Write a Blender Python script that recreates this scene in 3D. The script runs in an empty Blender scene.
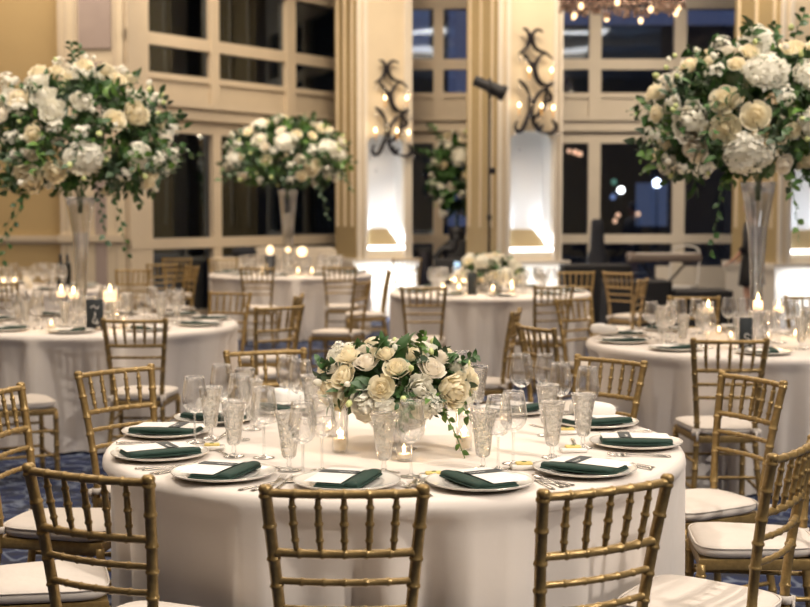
import bpy, math, random
from math import sin, cos, pi, radians as rad, atan2, sqrt
from mathutils import Vector, Matrix, noise
random.seed(7)
COL = bpy.context.scene.collection
# ------------------------------------------------------------------ camera maths (photo frame 810 x 607)
F, CX, CY, HOR, CAMH = 1400.0, 405.0, 303.5, 210.0, 1.54
PITCH = math.atan((CY - HOR) / F)
def ray(px, py):
    a, b = (px - CX) / F, (CY - py) / F
    return Vector((a, cos(PITCH) + b * sin(PITCH), -sin(PITCH) + b * cos(PITCH)))
def P(px, py, h=0.0):
    d = ray(px, py); t = (h - CAMH) / d.z
    return Vector((d.x * t, d.y * t, h))
def PY(px, py, Y):
    d = ray(px, py); t = Y / d.y
    return Vector((d.x * t, Y, CAMH + d.z * t))
def XP(px, Y):
    return (px - CX) / F * Y

# ------------------------------------------------------------------ mesh builder
class MB:
    def __init__(s): s.v = []; s.f = []
    def add(s, vs, fs, M=None):
        b = len(s.v)
        for v in vs:
            v = Vector(v); s.v.append(tuple(M @ v) if M is not None else tuple(v))
        for f in fs: s.f.append(tuple(b + i for i in f))
        return s
    def merge(s, o, M=None):
        return s.add(o.v, o.f, M)
    def box(s, c, d, M=None):
        x, y, z = c; a, b, e = d[0] / 2, d[1] / 2, d[2] / 2
        vs = [(x + i * a, y + j * b, z + k * e) for i in (-1, 1) for j in (-1, 1) for k in (-1, 1)]
        return s.add(vs, [(0, 1, 3, 2), (4, 6, 7, 5), (0, 4, 5, 1), (2, 3, 7, 6), (0, 2, 6, 4), (1, 5, 7, 3)], M)
    def bbox(s, c, d, r=0.01, n=2, M=None):
        """box with rounded vertical edges and softened rims"""
        x, y, z = c; hx, hy, hz = d[0] / 2, d[1] / 2, d[2] / 2
        r = min(r, hx * .99, hy * .99, hz * .99)
        rings = []
        def loop(ins, zz):
            o = []
            for q, (sx, sy) in enumerate(((1, 1), (-1, 1), (-1, -1), (1, -1))):
                for i in range(n + 1):
                    a = q * pi / 2 + i * pi / 2 / n
                    rr = r
                    o.append((x + sx * (hx - r) + (rr - ins) * cos(a), y + sy * (hy - r) + (rr - ins) * sin(a), zz))
            return o
        for i in range(n + 1):
            t = i * pi / 2 / n
            rings.append(loop(r * (1 - sin(t)) * .98, z - hz + r * (1 - cos(t))))
        for i in range(n, -1, -1):
            t = i * pi / 2 / n
            rings.append(loop(r * (1 - sin(t)) * .98, z + hz - r * (1 - cos(t))))
        m = len(rings[0]); vs = [p for g in rings for p in g]; fs = []
        for k in range(len(rings) - 1):
            for i in range(m):
                j = (i + 1) % m
                fs.append((k * m + i, k * m + j, (k + 1) * m + j, (k + 1) * m + i))
        fs.append(tuple(reversed(range(m)))); fs.append(tuple(range((len(rings) - 1) * m, len(rings) * m)))
        return s.add(vs, fs, M)
    def lathe(s, prof, n=20, M=None, close=False):
        vs = []; fs = []; m = len(prof)
        for i in range(n):
            a = 2 * pi * i / n
            for r, z in prof: vs.append((r * cos(a), r * sin(a), z))
        for i in range(n):
            j = (i + 1) % n
            for k in range(m - 1):
                if prof[k][0] < 1e-7 and prof[k + 1][0] < 1e-7: continue
                fs.append((i * m + k, j * m + k, j * m + k + 1, i * m + k + 1))
        return s.add(vs, fs, M)
    def tube(s, pts, rads, n=8, caps=True, M=None):
        pts = [Vector(p) for p in pts]
        if not isinstance(rads, (list, tuple)): rads = [rads] * len(pts)
        vs = []; fs = []
        t0 = (pts[1] - pts[0]).normalized()
        up = Vector((0, 0, 1)) if abs(t0.z) < .9 else Vector((1, 0, 0))
        nx = t0.cross(up).normalized()
        for k, p in enumerate(pts):
            t = (pts[min(k + 1, len(pts) - 1)] - pts[max(k - 1, 0)])
            t = t.normalized() if t.length > 1e-9 else t0
            nx = (nx - t * nx.dot(t)).normalized(); ny = t.cross(nx)
            for i in range(n):
                a = 2 * pi * i / n
                vs.append(p + (nx * cos(a) + ny * sin(a)) * rads[k])
        for k in range(len(pts) - 1):
            for i in range(n):
                j = (i + 1) % n
                fs.append((k * n + i, k * n + j, (k + 1) * n + j, (k + 1) * n + i))
        if caps:
            fs.append(tuple(reversed(range(n)))); fs.append(tuple(range((len(pts) - 1) * n, len(pts) * n)))
        return s.add(vs, fs, M)
    def sphere(s, c, r, n=10, m=7, sc=(1, 1, 1), M=None):
        prof = [(max(1e-5, r * sin(pi * k / m)), -r * cos(pi * k / m)) for k in range(m + 1)]
        T = Matrix.Translation(Vector(c)) @ Matrix.Diagonal((sc[0], sc[1], sc[2], 1))
        return s.lathe(prof, n, (M @ T) if M is not None else T)
    def mesh(s, name, mat, smooth=True):
        me = bpy.data.meshes.new(name)
        me.from_pydata(s.v, [], s.f); me.validate(); me.update()
        if smooth:
            me.polygons.foreach_set('use_smooth', [True] * len(me.polygons))
            if smooth == 'auto':
                try: me.set_sharp_from_angle(angle=rad(40))
                except Exception: pass
        if mat: me.materials.append(mat)
        return me

def smooth_path(pts, k=6):
    pts = [Vector(p) for p in pts]; out = []
    for i in range(len(pts) - 1):
        p0, p1, p2, p3 = pts[max(i - 1, 0)], pts[i], pts[i + 1], pts[min(i + 2, len(pts) - 1)]
        for j in range(k):
            t = j / k
            out.append(.5 * ((2 * p1) + (p2 - p0) * t + (2 * p0 - 5 * p1 + 4 * p2 - p3) * t * t + (3 * p1 - p0 - 3 * p2 + p3) * t ** 3))
    out.append(pts[-1]); return out

# ------------------------------------------------------------------ objects
def tag(o, label=None, cat=None, group=None, kind=None):
    if label: o['label'] = label
    if cat: o['category'] = cat
    if group: o['group'] = group
    if kind: o['kind'] = kind
    return o
def obj(name, me, parent=None, loc=(0, 0, 0), rot=(0, 0, 0), sc=None):
    o = bpy.data.objects.new(name, me); COL.objects.link(o)
    o.location = loc; o.rotation_euler = rot
    if sc: o.scale = (sc, sc, sc) if not isinstance(sc, tuple) else sc
    if parent: o.parent = parent
    return o
def thing(name, label, cat, loc=(0, 0, 0), rz=0, group=None, sc=None):
    o = bpy.data.objects.new(name, None); COL.objects.link(o)
    o.empty_display_size = .05
    o.location = loc; o.rotation_euler = (0, 0, rz)
    if sc: o.scale = (sc, sc, sc)
    return tag(o, label, cat, group)
def spawn(tmpl, name, label, cat, loc, rz=0, group=None, sc=None):
    """tmpl: list of (part name, mesh, [sub-parts], label)"""
    t = thing(name, label, cat, loc, rz, group, sc)
    for p in tmpl:
        o = obj(p[0], p[1], t)
        if len(p) > 3 and p[3]: o['label'] = p[3]
        for q in (p[2] if len(p) > 2 else ()): obj(q[0], q[1], o)
    return t
def single(me, name, label, cat, loc, rz=0, group=None, rot=None, sc=None):
    o = obj(name, me, None, loc, rot or (0, 0, rz), sc)
    return tag(o, label, cat, group)

# ------------------------------------------------------------------ materials
def new_mat(name):
    m = bpy.data.materials.new(name); m.use_nodes = True
    nt = m.node_tree; b = nt.nodes['Principled BSDF']
    return m, nt, b
def setp(b, **k):
    for a, v in k.items():
        key = a.replace('_', ' ')
        if key in b.inputs: b.inputs[key].default_value = v
def c4(c): return (c[0], c[1], c[2], 1)
def mat(name, col, rough=.5, metal=0.0, spec=None, var=0.0, scale=30, bump=0.0, bscale=200, emit=None, estr=0, **k):
    m, nt, b = new_mat(name)
    setp(b, Base_Color=c4(col), Roughness=rough, Metallic=metal)
    if spec is not None: setp(b, **{'Specular_IOR_Level': spec})
    setp(b, **k)
    L = nt.links
    tc = nt.nodes.new('ShaderNodeTexCoord')
    n = nt.nodes.new('ShaderNodeTexNoise'); n.inputs['Scale'].default_value = scale; n.inputs['Detail'].default_value = 3
    L.new(tc.outputs['Object'], n.inputs['Vector'])
    r = nt.nodes.new('ShaderNodeValToRGB')
    v = max(var, .02)
    r.color_ramp.elements[0].position = .3; r.color_ramp.elements[1].position = .7
    r.color_ramp.elements[0].color = c4([x * (1 - v) for x in col]); r.color_ramp.elements[1].color = c4([min(1, x * (1 + v)) for x in col])
    L.new(n.outputs['Fac'], r.inputs['Fac']); L.new(r.outputs['Color'], b.inputs['Base Color'])
    if bump:
        n2 = nt.nodes.new('ShaderNodeTexNoise'); n2.inputs['Scale'].default_value = bscale
        L.new(tc.outputs['Object'], n2.inputs['Vector'])
        bp = nt.nodes.new('ShaderNodeBump'); bp.inputs['Strength'].default_value = bump; bp.inputs['Distance'].default_value = .01
        L.new(n2.outputs['Fac'], bp.inputs['Height']); L.new(bp.outputs['Normal'], b.inputs['Normal'])
    if emit:
        b.inputs['Emission Color'].default_value = c4(emit); b.inputs['Emission Strength'].default_value = estr
    return m
def thin_glass(name, tint=(1, 1, 1), edge=.75, base=.05, rough=.02, bump=0, bscale=60, glass=0.0, ior=1.45, pattern=None, power=3.0, gcol=(1, 1, 1)):
    m = bpy.data.materials.new(name); m.use_nodes = True
    nt = m.node_tree; N = nt.nodes; L = nt.links; N.clear()
    out = N.new('ShaderNodeOutputMaterial'); tr = N.new('ShaderNodeBsdfTransparent'); gl = N.new('ShaderNodeBsdfGlossy')
    tr.inputs['Color'].default_value = c4(tint); gl.inputs['Roughness'].default_value = rough
    gl.inputs['Color'].default_value = c4(gcol)
    lw = N.new('ShaderNodeLayerWeight'); lw.inputs['Blend'].default_value = .5
    pw = N.new('ShaderNodeMath'); pw.operation = 'POWER'; pw.inputs[1].default_value = power
    mr = N.new('ShaderNodeMath'); mr.operation = 'MULTIPLY_ADD'; mr.inputs[1].default_value = edge; mr.inputs[2].default_value = base
    L.new(lw.outputs['Facing'], pw.inputs[0]); L.new(pw.outputs[0], mr.inputs[0])
    mx = N.new('ShaderNodeMixShader'); L.new(mr.outputs[0], mx.inputs[0]); L.new(tr.outputs[0], mx.inputs[1]); L.new(gl.outputs[0], mx.inputs[2])
    last = mx
    nrm = None
    if bump:
        tc = N.new('ShaderNodeTexCoord')
        if pattern == 'cut':
            vz = N.new('ShaderNodeTexVoronoi'); vz.inputs['Scale'].default_value = bscale; vz.feature = 'F1'
            L.new(tc.outputs['Object'], vz.inputs['Vector']); h = vz.outputs['Distance']
        else:
            nz = N.new('ShaderNodeTexNoise'); nz.inputs['Scale'].default_value = bscale
            L.new(tc.outputs['Object'], nz.inputs['Vector']); h = nz.outputs['Fac']
        bp = N.new('ShaderNodeBump'); bp.inputs['Strength'].default_value = bump; bp.inputs['Distance'].default_value = .01
        L.new(h, bp.inputs['Height']); nrm = bp.outputs['Normal']
        L.new(nrm, gl.inputs['Normal']); L.new(nrm, lw.inputs['Normal'])
    if glass:
        g = N.new('ShaderNodeBsdfGlass'); g.inputs['IOR'].default_value = ior; g.inputs['Roughness'].default_value = .02
        if nrm: L.new(nrm, g.inputs['Normal'])
        m2 = N.new('ShaderNodeMixShader'); m2.inputs[0].default_value = glass
        L.new(mx.outputs[0], m2.inputs[1]); L.new(g.outputs[0], m2.inputs[2]); last = m2
    L.new(last.outputs[0], out.inputs['Surface'])
    return m
def emis(name, col, s):
    m, nt, b = new_mat(name)
    setp(b, Base_Color=c4(col), Roughness=.6)
    b.inputs['Emission Color'].default_value = c4(col); b.inputs['Emission Strength'].default_value = s
    return m

GOLD = mat('gold_painted_wood', (.35, .235, .092), .34, .5, var=.18, scale=60, bump=.12, bscale=180)
GOLDB = mat('gold_bare_wood', (.45, .30, .13), .45, .2, var=.15, scale=40)
CUSH = mat('ivory_cushion_fabric', (.70, .63, .56), .8, bump=.12, bscale=40, var=.04, scale=12)
CLOTHM = None
PORC = mat('white_porcelain', (.88, .84, .78), .12, var=.02, Coat_Weight=.5)
PORCRIM = mat('silver_rim', (.78, .73, .66), .2, .3)
GREEN = mat('forest_green_linen', (.007, .036, .025), .75, var=.2, scale=300, bump=.2, bscale=900)
CARD = mat('white_menu_paper', (.86, .82, .77), .6, var=.02)
BAND = mat('slate_grey_paper', (.042, .050, .053), .6, var=.06, scale=90)
SILV = mat('polished_silver', (.66, .63, .59), .16, 1.0)
BUTTER = mat('butter_yellow', (.80, .62, .20), .5)
WAX = mat('candle_wax', (.92, .82, .62), .5, emit=(1, .66, .34), estr=.35)
FLAME = emis('flame_warm', (1, .74, .40), 9)
BULB = emis('bulb_warm', (1, .80, .52), 5)
IRON = mat('dark_iron', (.022, .020, .026), .42, .7, var=.2)
BLACK = mat('matte_black', (.012, .012, .014), .55)
NAVY = mat('black_blue_fabric', (.010, .012, .020), .8, var=.2)
GLASS = thin_glass('clear_wine_glass', edge=.95, base=.028, power=2.5, glass=.14)
CUT = thin_glass('cut_crystal', tint=(.985, .98, .97), edge=.85, base=.06, bump=.30, bscale=70, pattern='cut', glass=.38, power=2.2)
VASEG = thin_glass('vase_glass', tint=(.97, .97, .97), edge=.9, base=.04, glass=.30, power=2.2)
WATER = thin_glass('iced_water', tint=(.98, .98, .97), edge=.5, base=.04, bump=.25, bscale=45, glass=.42, ior=1.25, power=2.0)
CRYS = thin_glass('crystal_drop', tint=(.95, .96, 1), edge=.7, base=.22, glass=.3)
BUDG = mat('pale_green_bud', (.55, .60, .26), .6, var=.15)
LEAF = mat('leaf_green', (.040, .098, .026), .45, var=.55, scale=9)
LEAF2 = mat('leaf_bright_green', (.085, .17, .03), .45, var=.4, scale=9)
LEAF3 = mat('eucalyptus_green', (.06, .10, .055), .55, var=.35, scale=9)
STEM = mat('stem_green', (.06, .11, .03), .6)
WOODB = mat('brown_wood', (.20, .11, .05), .5, var=.3, scale=20)

def cloth_mat():
    m, nt, b = new_mat('ivory_table_linen'); L = nt.links; N = nt.nodes
    setp(b, Roughness=.82, Base_Color=(.80, .725, .655, 1), Sheen_Weight=.25)
    tc = N.new('ShaderNodeTexCoord')
    n = N.new('ShaderNodeTexNoise'); n.inputs['Scale'].default_value = 3.2; n.inputs['Detail'].default_value = 4
    L.new(tc.outputs['Object'], n.inputs['Vector'])
    w = N.new('ShaderNodeTexNoise'); w.inputs['Scale'].default_value = 420
    L.new(tc.outputs['Object'], w.inputs['Vector'])
    ad = N.new('ShaderNodeMath'); ad.operation = 'MULTIPLY_ADD'; ad.inputs[1].default_value = .05
    L.new(w.outputs['Fac'], ad.inputs[0]); L.new(n.outputs['Fac'], ad.inputs[2])
    bp = N.new('ShaderNodeBump'); bp.inputs['Strength'].default_value = .18; bp.inputs['Distance'].default_value = .05
    L.new(ad.outputs[0], bp.inputs['Height']); L.new(bp.outputs['Normal'], b.inputs['Normal'])
    r = N.new('ShaderNodeValToRGB'); r.color_ramp.elements[0].color = (.77, .695, .625, 1); r.color_ramp.elements[1].color = (.83, .755, .69, 1)
    L.new(n.outputs['Fac'], r.inputs['Fac']); L.new(r.outputs['Color'], b.inputs['Base Color'])
    return m
CLOTHM = cloth_mat()

def carpet_mat():
    m, nt, b = new_mat('patterned_blue_carpet'); L = nt.links; N = nt.nodes
    setp(b, Roughness=.95)
    tc = N.new('ShaderNodeTexCoord')
    n0 = N.new('ShaderNodeTexNoise'); n0.inputs['Scale'].default_value = 2.2
    L.new(tc.outputs['Object'], n0.inputs['Vector'])
    mx = N.new('ShaderNodeMixRGB'); mx.blend_type = 'ADD'; mx.inputs[0].default_value = .35
    L.new(tc.outputs['Object'], mx.inputs[1]); L.new(n0.outputs['Color'], mx.inputs[2])
    v = N.new('ShaderNodeTexVoronoi'); v.inputs['Scale'].default_value = 6.5; v.feature = 'DISTANCE_TO_EDGE'
    L.new(mx.outputs[0], v.inputs['Vector'])
    n2 = N.new('ShaderNodeTexNoise'); n2.inputs['Scale'].default_value = 9; n2.inputs['Detail'].default_value = 3
    L.new(tc.outputs['Object'], n2.inputs['Vector'])
    r = N.new('ShaderNodeValToRGB'); e = r.color_ramp.elements
    e[0].position = .03; e[0].color = (.14, .17, .24, 1); e[1].position = .08; e[1].color = (.010, .020, .075, 1)
    L.new(v.outputs['Distance'], r.inputs['Fac'])
    r2 = N.new('ShaderNodeValToRGB'); e = r2.color_ramp.elements
    e[0].position = .48; e[0].color = (0, 0, 0, 1); e[1].position = .62; e[1].color = (1, 1, 1, 1)
    L.new(n2.outputs['Fac'], r2.inputs['Fac'])
    m2 = N.new('ShaderNodeMixRGB'); m2.inputs[2].default_value = (.016, .020, .040, 1)
    L.new(r2.outputs['Color'], m2.inputs[0]); L.new(r.outputs['Color'], m2.inputs[1])
    L.new(m2.outputs[0], b.inputs['Base Color'])
    return m
WALLM = mat('warm_cream_paint', (.47, .345, .17), .7, var=.03, scale=2)
TRIMM = mat('ivory_trim_paint', (.60, .51, .39), .5, var=.03, scale=3)
TRIMW = mat('white_trim_paint', (.72, .665, .585), .5, var=.03, scale=3)
COLM = mat('column_cream_paint', (.68, .585, .44), .55, var=.03, scale=3)
COLY = mat('column_gold_shade', (.38, .29, .15), .6, var=.03, scale=3)  # niche sill colour; on column sides it paints in dimmer, warmer light
MAUVE = mat('mauve_grey_panel', (.36, .29, .265), .7, var=.06, scale=4)
CEILM = mat('ceiling_white', (.72, .70, .68), .8, var=.02)
CARPET = carpet_mat()

def pane_mat():
    m = bpy.data.materials.new('night_window_glass'); m.use_nodes = True
    nt = m.node_tree; N = nt.nodes; L = nt.links; N.clear()
    out = N.new('ShaderNodeOutputMaterial'); tr = N.new('ShaderNodeBsdfTransparent'); gl = N.new('ShaderNodeBsdfGlossy')
    tr.inputs['Color'].default_value = (.75, .78, .85, 1); gl.inputs['Roughness'].default_value = .025
    gl.inputs['Color'].default_value = (.70, .83, 1, 1)
    tc = N.new('ShaderNodeTexCoord'); nz = N.new('ShaderNodeTexNoise'); nz.inputs['Scale'].default_value = .8
    L.new(tc.outputs['Object'], nz.inputs['Vector'])
    bp = N.new('ShaderNodeBump'); bp.inputs['Strength'].default_value = .08; bp.inputs['Distance'].default_value = .05
    L.new(nz.outputs['Fac'], bp.inputs['Height']); L.new(bp.outputs['Normal'], gl.inputs['Normal'])
    fr = N.new('ShaderNodeFresnel'); fr.inputs['IOR'].default_value = 1.5
    ma = N.new('ShaderNodeMath'); ma.operation = 'MULTIPLY_ADD'; ma.inputs[1].default_value = 2.0; ma.inputs[2].default_value = .07; ma.use_clamp = True
    L.new(fr.outputs[0], ma.inputs[0])
    mx = N.new('ShaderNodeMixShader'); L.new(ma.outputs[0], mx.inputs[0]); L.new(tr.outputs[0], mx.inputs[1]); L.new(gl.outputs[0], mx.inputs[2])
    L.new(mx.outputs[0], out.inputs['Surface'])
    return m
PANE = pane_mat()

# ================================================================== CHIAVARI CHAIR
def bamboo(pts, r, rings, ring=1.24, n=10, per=14, fine=None):
    """tube along pts with bamboo knuckles at fractions 'rings'"""
    path = smooth_path(pts, per)
    L = [0.0]
    for a, b in zip(path, path[1:]): L.append(L[-1] + (b - a).length)
    tot = L[-1]
    samples = set([0.0, 1.0] + [i / 12 for i in range(13)])
    w = .0032 / tot
    for q in rings:
        for d in (-2.2 * w, -1.1 * w, 0, 1.1 * w, 2.2 * w):
            if 0 <= q + d <= 1: samples.add(q + d)
    out = []; rr = []
    for s in sorted(samples):
        t = s * tot; k = 0
        while k < len(L) - 2 and L[k + 1] < t: k += 1
        u = (t - L[k]) / max(1e-9, L[k + 1] - L[k])
        out.append(path[k].lerp(path[k + 1], u))
        f = 1.0
        if fine: f = fine(s)
        for q in rings:
            d = abs(s - q) / w
            if d < 2.0: f *= 1 + (ring - 1) * max(0, 1 - d / 2.0) ** .7
        rr.append(r * f)
    return MB().tube(out, rr, n)
BZ = .905
def post_pts(sx):
    return [(sx * .180, -.245, 0), (sx * .158, -.212, .22), (sx * .146, -.19, .42), (sx * .150, -.194, .54), (sx * .166, -.217, .72), (sx * .183, -.25, .895)]
def post_x(z):
    pts = [(p[2], p[0], p[1]) for p in post_pts(1)]
    for a, b in zip(pts, pts[1:]):
        if a[0] <= z <= b[0]:
            t = (z - a[0]) / (b[0] - a[0]); return a[1] + (b[1] - a[1]) * t, a[2] + (b[2] - a[2]) * t
    return pts[-1][1], pts[-1][2]
def chair_template(gm, cm):
    T = []
    for sx in (-1, 1):
        m = bamboo(post_pts(sx), .0145, [.13, .27, .40, .53, .66, .735, .81, .90, .985])
        x, y = sx * .182, -.25
        m.lathe([(.0001, -.012), (.014, -.012), (.0165, -.004), (.0165, .003), (.012, .009), (.0001, .011)], 10, Matrix.Translation((x, y, .898)))
        T.append(('back_post', m.mesh('chair_post', gm)))
    for z, rr in ((.888, .0105), (.742, .0105), (.672, .0085), (.604, .0085)):
        x, y = post_x(z)
        m = bamboo([(-x, y, z), (-x * .5, y - .016, z), (0, y - .021, z), (x * .5, y - .016, z), (x, y, z)], rr, [.03, .19, .35, .5, .65, .81, .97])
        T.append(('top_rail' if z > .85 else 'back_rail', m.mesh('chair_rail', gm)))
    x1, y1 = post_x(.888); x0, y0 = post_x(.742)
    for i in range(5):
        u = (i - 2) / 3.0
        m = bamboo([(u * x0, y0 - .020 * (1 - u * u), .742), (u * (x0 + x1) / 2 * 1.01, (y0 + y1) / 2 - .020 * (1 - u * u), .815), (u * x1, y1 - .020 * (1 - u * u), .888)],
                   .0072, [.22, .5, .78], ring=1.36, n=8, fine=lambda s: .78 + .42 * sin(pi * s))
        T.append(('spindle', m.mesh('chair_spindle', gm)))
    for sx in (-1, 1):
        m = bamboo([(sx * .178, .195, 0), (sx * .178, .19, .39)], .0148, [.1, .3, .5, .7, .9])
        T.append(('front_leg', m.mesh('chair_leg', gm)))
    # seat frame
    fr = MB()
    a = [(-.185, .198), (.185, .198), (.152, -.195), (-.152, -.195)]
    vs = []
    for z, s in ((.372, .985), (.377, 1.0), (.403, 1.0), (.408, .985)):
        for p in a: vs.append((p[0] * s, p[1] * s, z))
    fs = [tuple(k * 4 + q for q in (i, (i + 1) % 4, (i + 1) % 4 + 4, i + 4)) for k in range(3) for i in range(4)]
    fs = [(k * 4 + i, k * 4 + (i + 1) % 4, (k + 1) * 4 + (i + 1) % 4, (k + 1) * 4 + i) for k in range(3) for i in range(4)]
    fs += [(3, 2, 1, 0), (12, 13, 14, 15)]
    fr.add(vs, fs)
    T.append(('seat_frame', fr.mesh('chair_seat_frame', gm, 'auto')))
    # cushion: superellipse pillow
    cu = MB(); n = 40; rings = [(.90, .409), (.985, .413), (1.03, .424), (1.036, .434), (1.015, .443), (.965, .451), (.87, .456), (.6, .461), (.3, .463), (.0005, .463)]
    vs = []; fs = []
    for s, z in rings:
        for i in range(n):
            t = 2 * pi * i / n; e = .42
            x = abs(cos(t)) ** e * (1 if cos(t) >= 0 else -1); y = abs(sin(t)) ** e * (1 if sin(t) >= 0 else -1)
            wdt = .172 + .024 * y
            vs.append((x * s * wdt, y * s * .196 + .004, z))
    for k in range(len(rings) - 1):
        for i in range(n):
            j = (i + 1) % n; fs.append((k * n + i, k * n + j, (k + 1) * n + j, (k + 1) * n + i))
    cu.add(vs, fs)
    pip = MB()
    pts = []
    for i in range(n + 1):
        t = 2 * pi * i / n; e = .42
        x = abs(cos(t)) ** e * (1 if cos(t) >= 0 else -1); y = abs(sin(t)) ** e * (1 if sin(t) >= 0 else -1)
        pts.append((x * 1.03 * (.172 + .024 * y), y * 1.03 * .196 + .004, .4445))
    pip.tube(pts, .0035, 5, False)
    ties = []
    for sx in (-1, 1):
        t = MB()
        t.lathe([(.017, -.012), (.0205, -.010), (.0205, .010), (.017, .012)], 10, Matrix.Translation((sx * .146, -.19, .435)))
        t.box((sx * .164, -.205, .427), (.02, .012, .03)); t.box((sx * .148, -.213, .409), (.012, .006, .05))
        ties.append(('tie', t.mesh('cushion_tie', cm)))
    T.append(('seat_cushion', cu.mesh('chair_cushion', cm), [('piping', pip.mesh('cushion_piping', cm))] + ties))
    for z, w in ((.12, .178), (.25, .178)):
        m = bamboo([(-w, .193, z), (w, .193, z)], .0085, [.25, .5, .75], n=8); T.append(('stretcher', m.mesh('chair_stretcher', gm)))
    for sx in (-1, 1):
        for z in (.14, .28):
            m = bamboo([(sx * .178, .193, z), (sx * .162, -.215, z)], .0085, [.25, .5, .75], n=8); T.append(('stretcher', m.mesh('chair_stretcher', gm)))
    m = bamboo([(-.158, -.213, .2), (.158, -.213, .2)], .0085, [.25, .5, .75], n=8); T.append(('stretcher', m.mesh('chair_stretcher', gm)))
    return T
CHAIR = chair_template(GOLD, CUSH)
CHAIRB = chair_template(GOLDB, CUSH)
def put_chair(mid, rz, label, group=None, tmpl=CHAIR, push=None):
    off = Matrix.Rotation(rz, 3, 'Z') @ Vector((0, -.25, 0))
    base = Vector((mid.x - off.x, mid.y - off.y, 0)); Rm = Matrix.Rotation(rz, 3, 'Z'); mv = 0
    pts = [Vector((sx * .2, y, 0)) for sx in (-1, -.5, 0, .5, 1) for y in (.21, .1, 0, -.1, -.25)]
    for _ in range(40):
        worst = None
        for tc in TABLES.values():
            for q in pts:
                w = base + Rm @ q; g = Vector((w.x - tc[0], w.y - tc[1], 0)); e = tc[2] + .045 - g.length
                if e > .002 and (worst is None or e > worst[0]): worst = (e, (base - Vector((tc[0], tc[1], 0))).normalized())
        lim = push if push is not None else (.0 if ('back to us' in label or 'near table' in label or 'seat' in label or 'left edge' in label) else .3)
        if not worst or mv >= lim: break
        st_ = min(worst[0], .03); base += worst[1] * st_; mv += st_

    return spawn(tmpl, 'chiavari_chair', label, 'chair', base, rz, group)
def chair2(x0, y0, x1, y1, label, flip=False, group=None, back=0.0, tmpl=CHAIR):
    """from the photo positions of the two back post tops"""
    a, b = P(x0, y0, BZ), P(x1, y1, BZ); d = b - a; rz = atan2(d.y, d.x); mid = (a + b) / 2
    if flip: rz += pi
    mid = mid - Matrix.Rotation(rz, 3, 'Z') @ Vector((0, back, 0))
    return put_chair(mid, rz, label, group, tmpl)
def chair1(px, py, deg, label, group=None, tmpl=CHAIR):
    """deg = direction the chair faces, 90 = away from the camera"""
    return put_chair(P(px, py, BZ), rad(deg - 90), label, group, tmpl)

# ================================================================== TABLES
TH = .765
TABLES = {}
def table_cloth(key, cx, cy, R, seed, label):
    rnd = random.Random(seed)
    n = 360; folds = []
    a = rnd.random()
    cuts = []
    while a < 2 * pi + .1: cuts.append(a); a += rnd.uniform(.20, .46)
    ph = [rnd.random() * 6.28 for _ in range(6)]
    def rg(x, p=.7):
        v = sin(x); return (abs(v) ** p) * (1 if v > 0 else -1)
    def fold(t):
        return .50 * rg(11 * t + ph[0] + 1.3 * sin(2 * t + ph[1]), .8) + .40 * rg(17 * t + ph[2] + 1.4 * sin(3 * t + ph[3]), .8) + .30 * rg(27 * t + ph[5] + 1.5 * sin(4 * t), .9)
    prof = [(0, 0, 0), (.3, 0, 0), (.6, 0, 0), (.85, 0, 0), (.955, 0, 0), (.978, 0, -.001), (.990, 0, -.005), (.998, 0, -.012), (1.003, 0, -.022), (1.006, .05, -.04)]
    vs = []; fs = []
    zs = [.04, .08, .14, .22, .32, .44, .56, .66, .75]
    rings = []
    for r, f, z in prof: rings.append(('t', r, z))
    for d in zs: rings.append(('d', d, 0))
    for kind, q, z in rings:
        for i in range(n):
            t = 2 * pi * i / n
            if kind == 't':
                rr = max(.0005, q * R); zz = TH + z
            else:
                k = q / .765; fo = fold(t)
                amp = .003 + .125 * k ** .45
                rr = R * 1.004 + .006 * k - amp * (.62 - .62 * max(-1, min(1, fo))); zz = TH - .022 - q * .97
                zz = max(zz, .004)
            vs.append((rr * cos(t), rr * sin(t), zz))
    for k in range(len(rings) - 1):
        for i in range(n):
            j = (i + 1) % n; fs.append((k * n + i, (k + 1) * n + i, (k + 1) * n + j, k * n + j))
    m = MB(); m.add(vs, fs)
    o = single(m.mesh('tablecloth', CLOTHM), 'tablecloth', label, 'tablecloth', (cx, cy, 0))
    TABLES[key] = (cx, cy, R)
    return o
R0 = .955
table_cloth('main', XP(394.5, 4.66), 4.66, R0, 3, 'floor-length ivory tablecloth on the near round table with low flowers')
table_cloth('t2', XP(97, 9.6), 9.6, R0, 5, 'ivory tablecloth on the left round table under tall flowers')
table_cloth('t3', XP(750, 8.28), 8.28, R0, 8, 'ivory tablecloth on the right round table under tall flowers')
table_cloth('c', XP(490, 13.35), 13.35, R0, 11, 'ivory tablecloth on the middle rear table with low white flowers')
table_cloth('e', XP(291, 17.2), 17.2, 1.0, 14, 'ivory tablecloth on the farthest round table, in front of the windows')
table_cloth('f', XP(8, 14.0), 14.0, R0, 17, 'ivory tablecloth on the table by the cream wall at the left edge')

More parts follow.
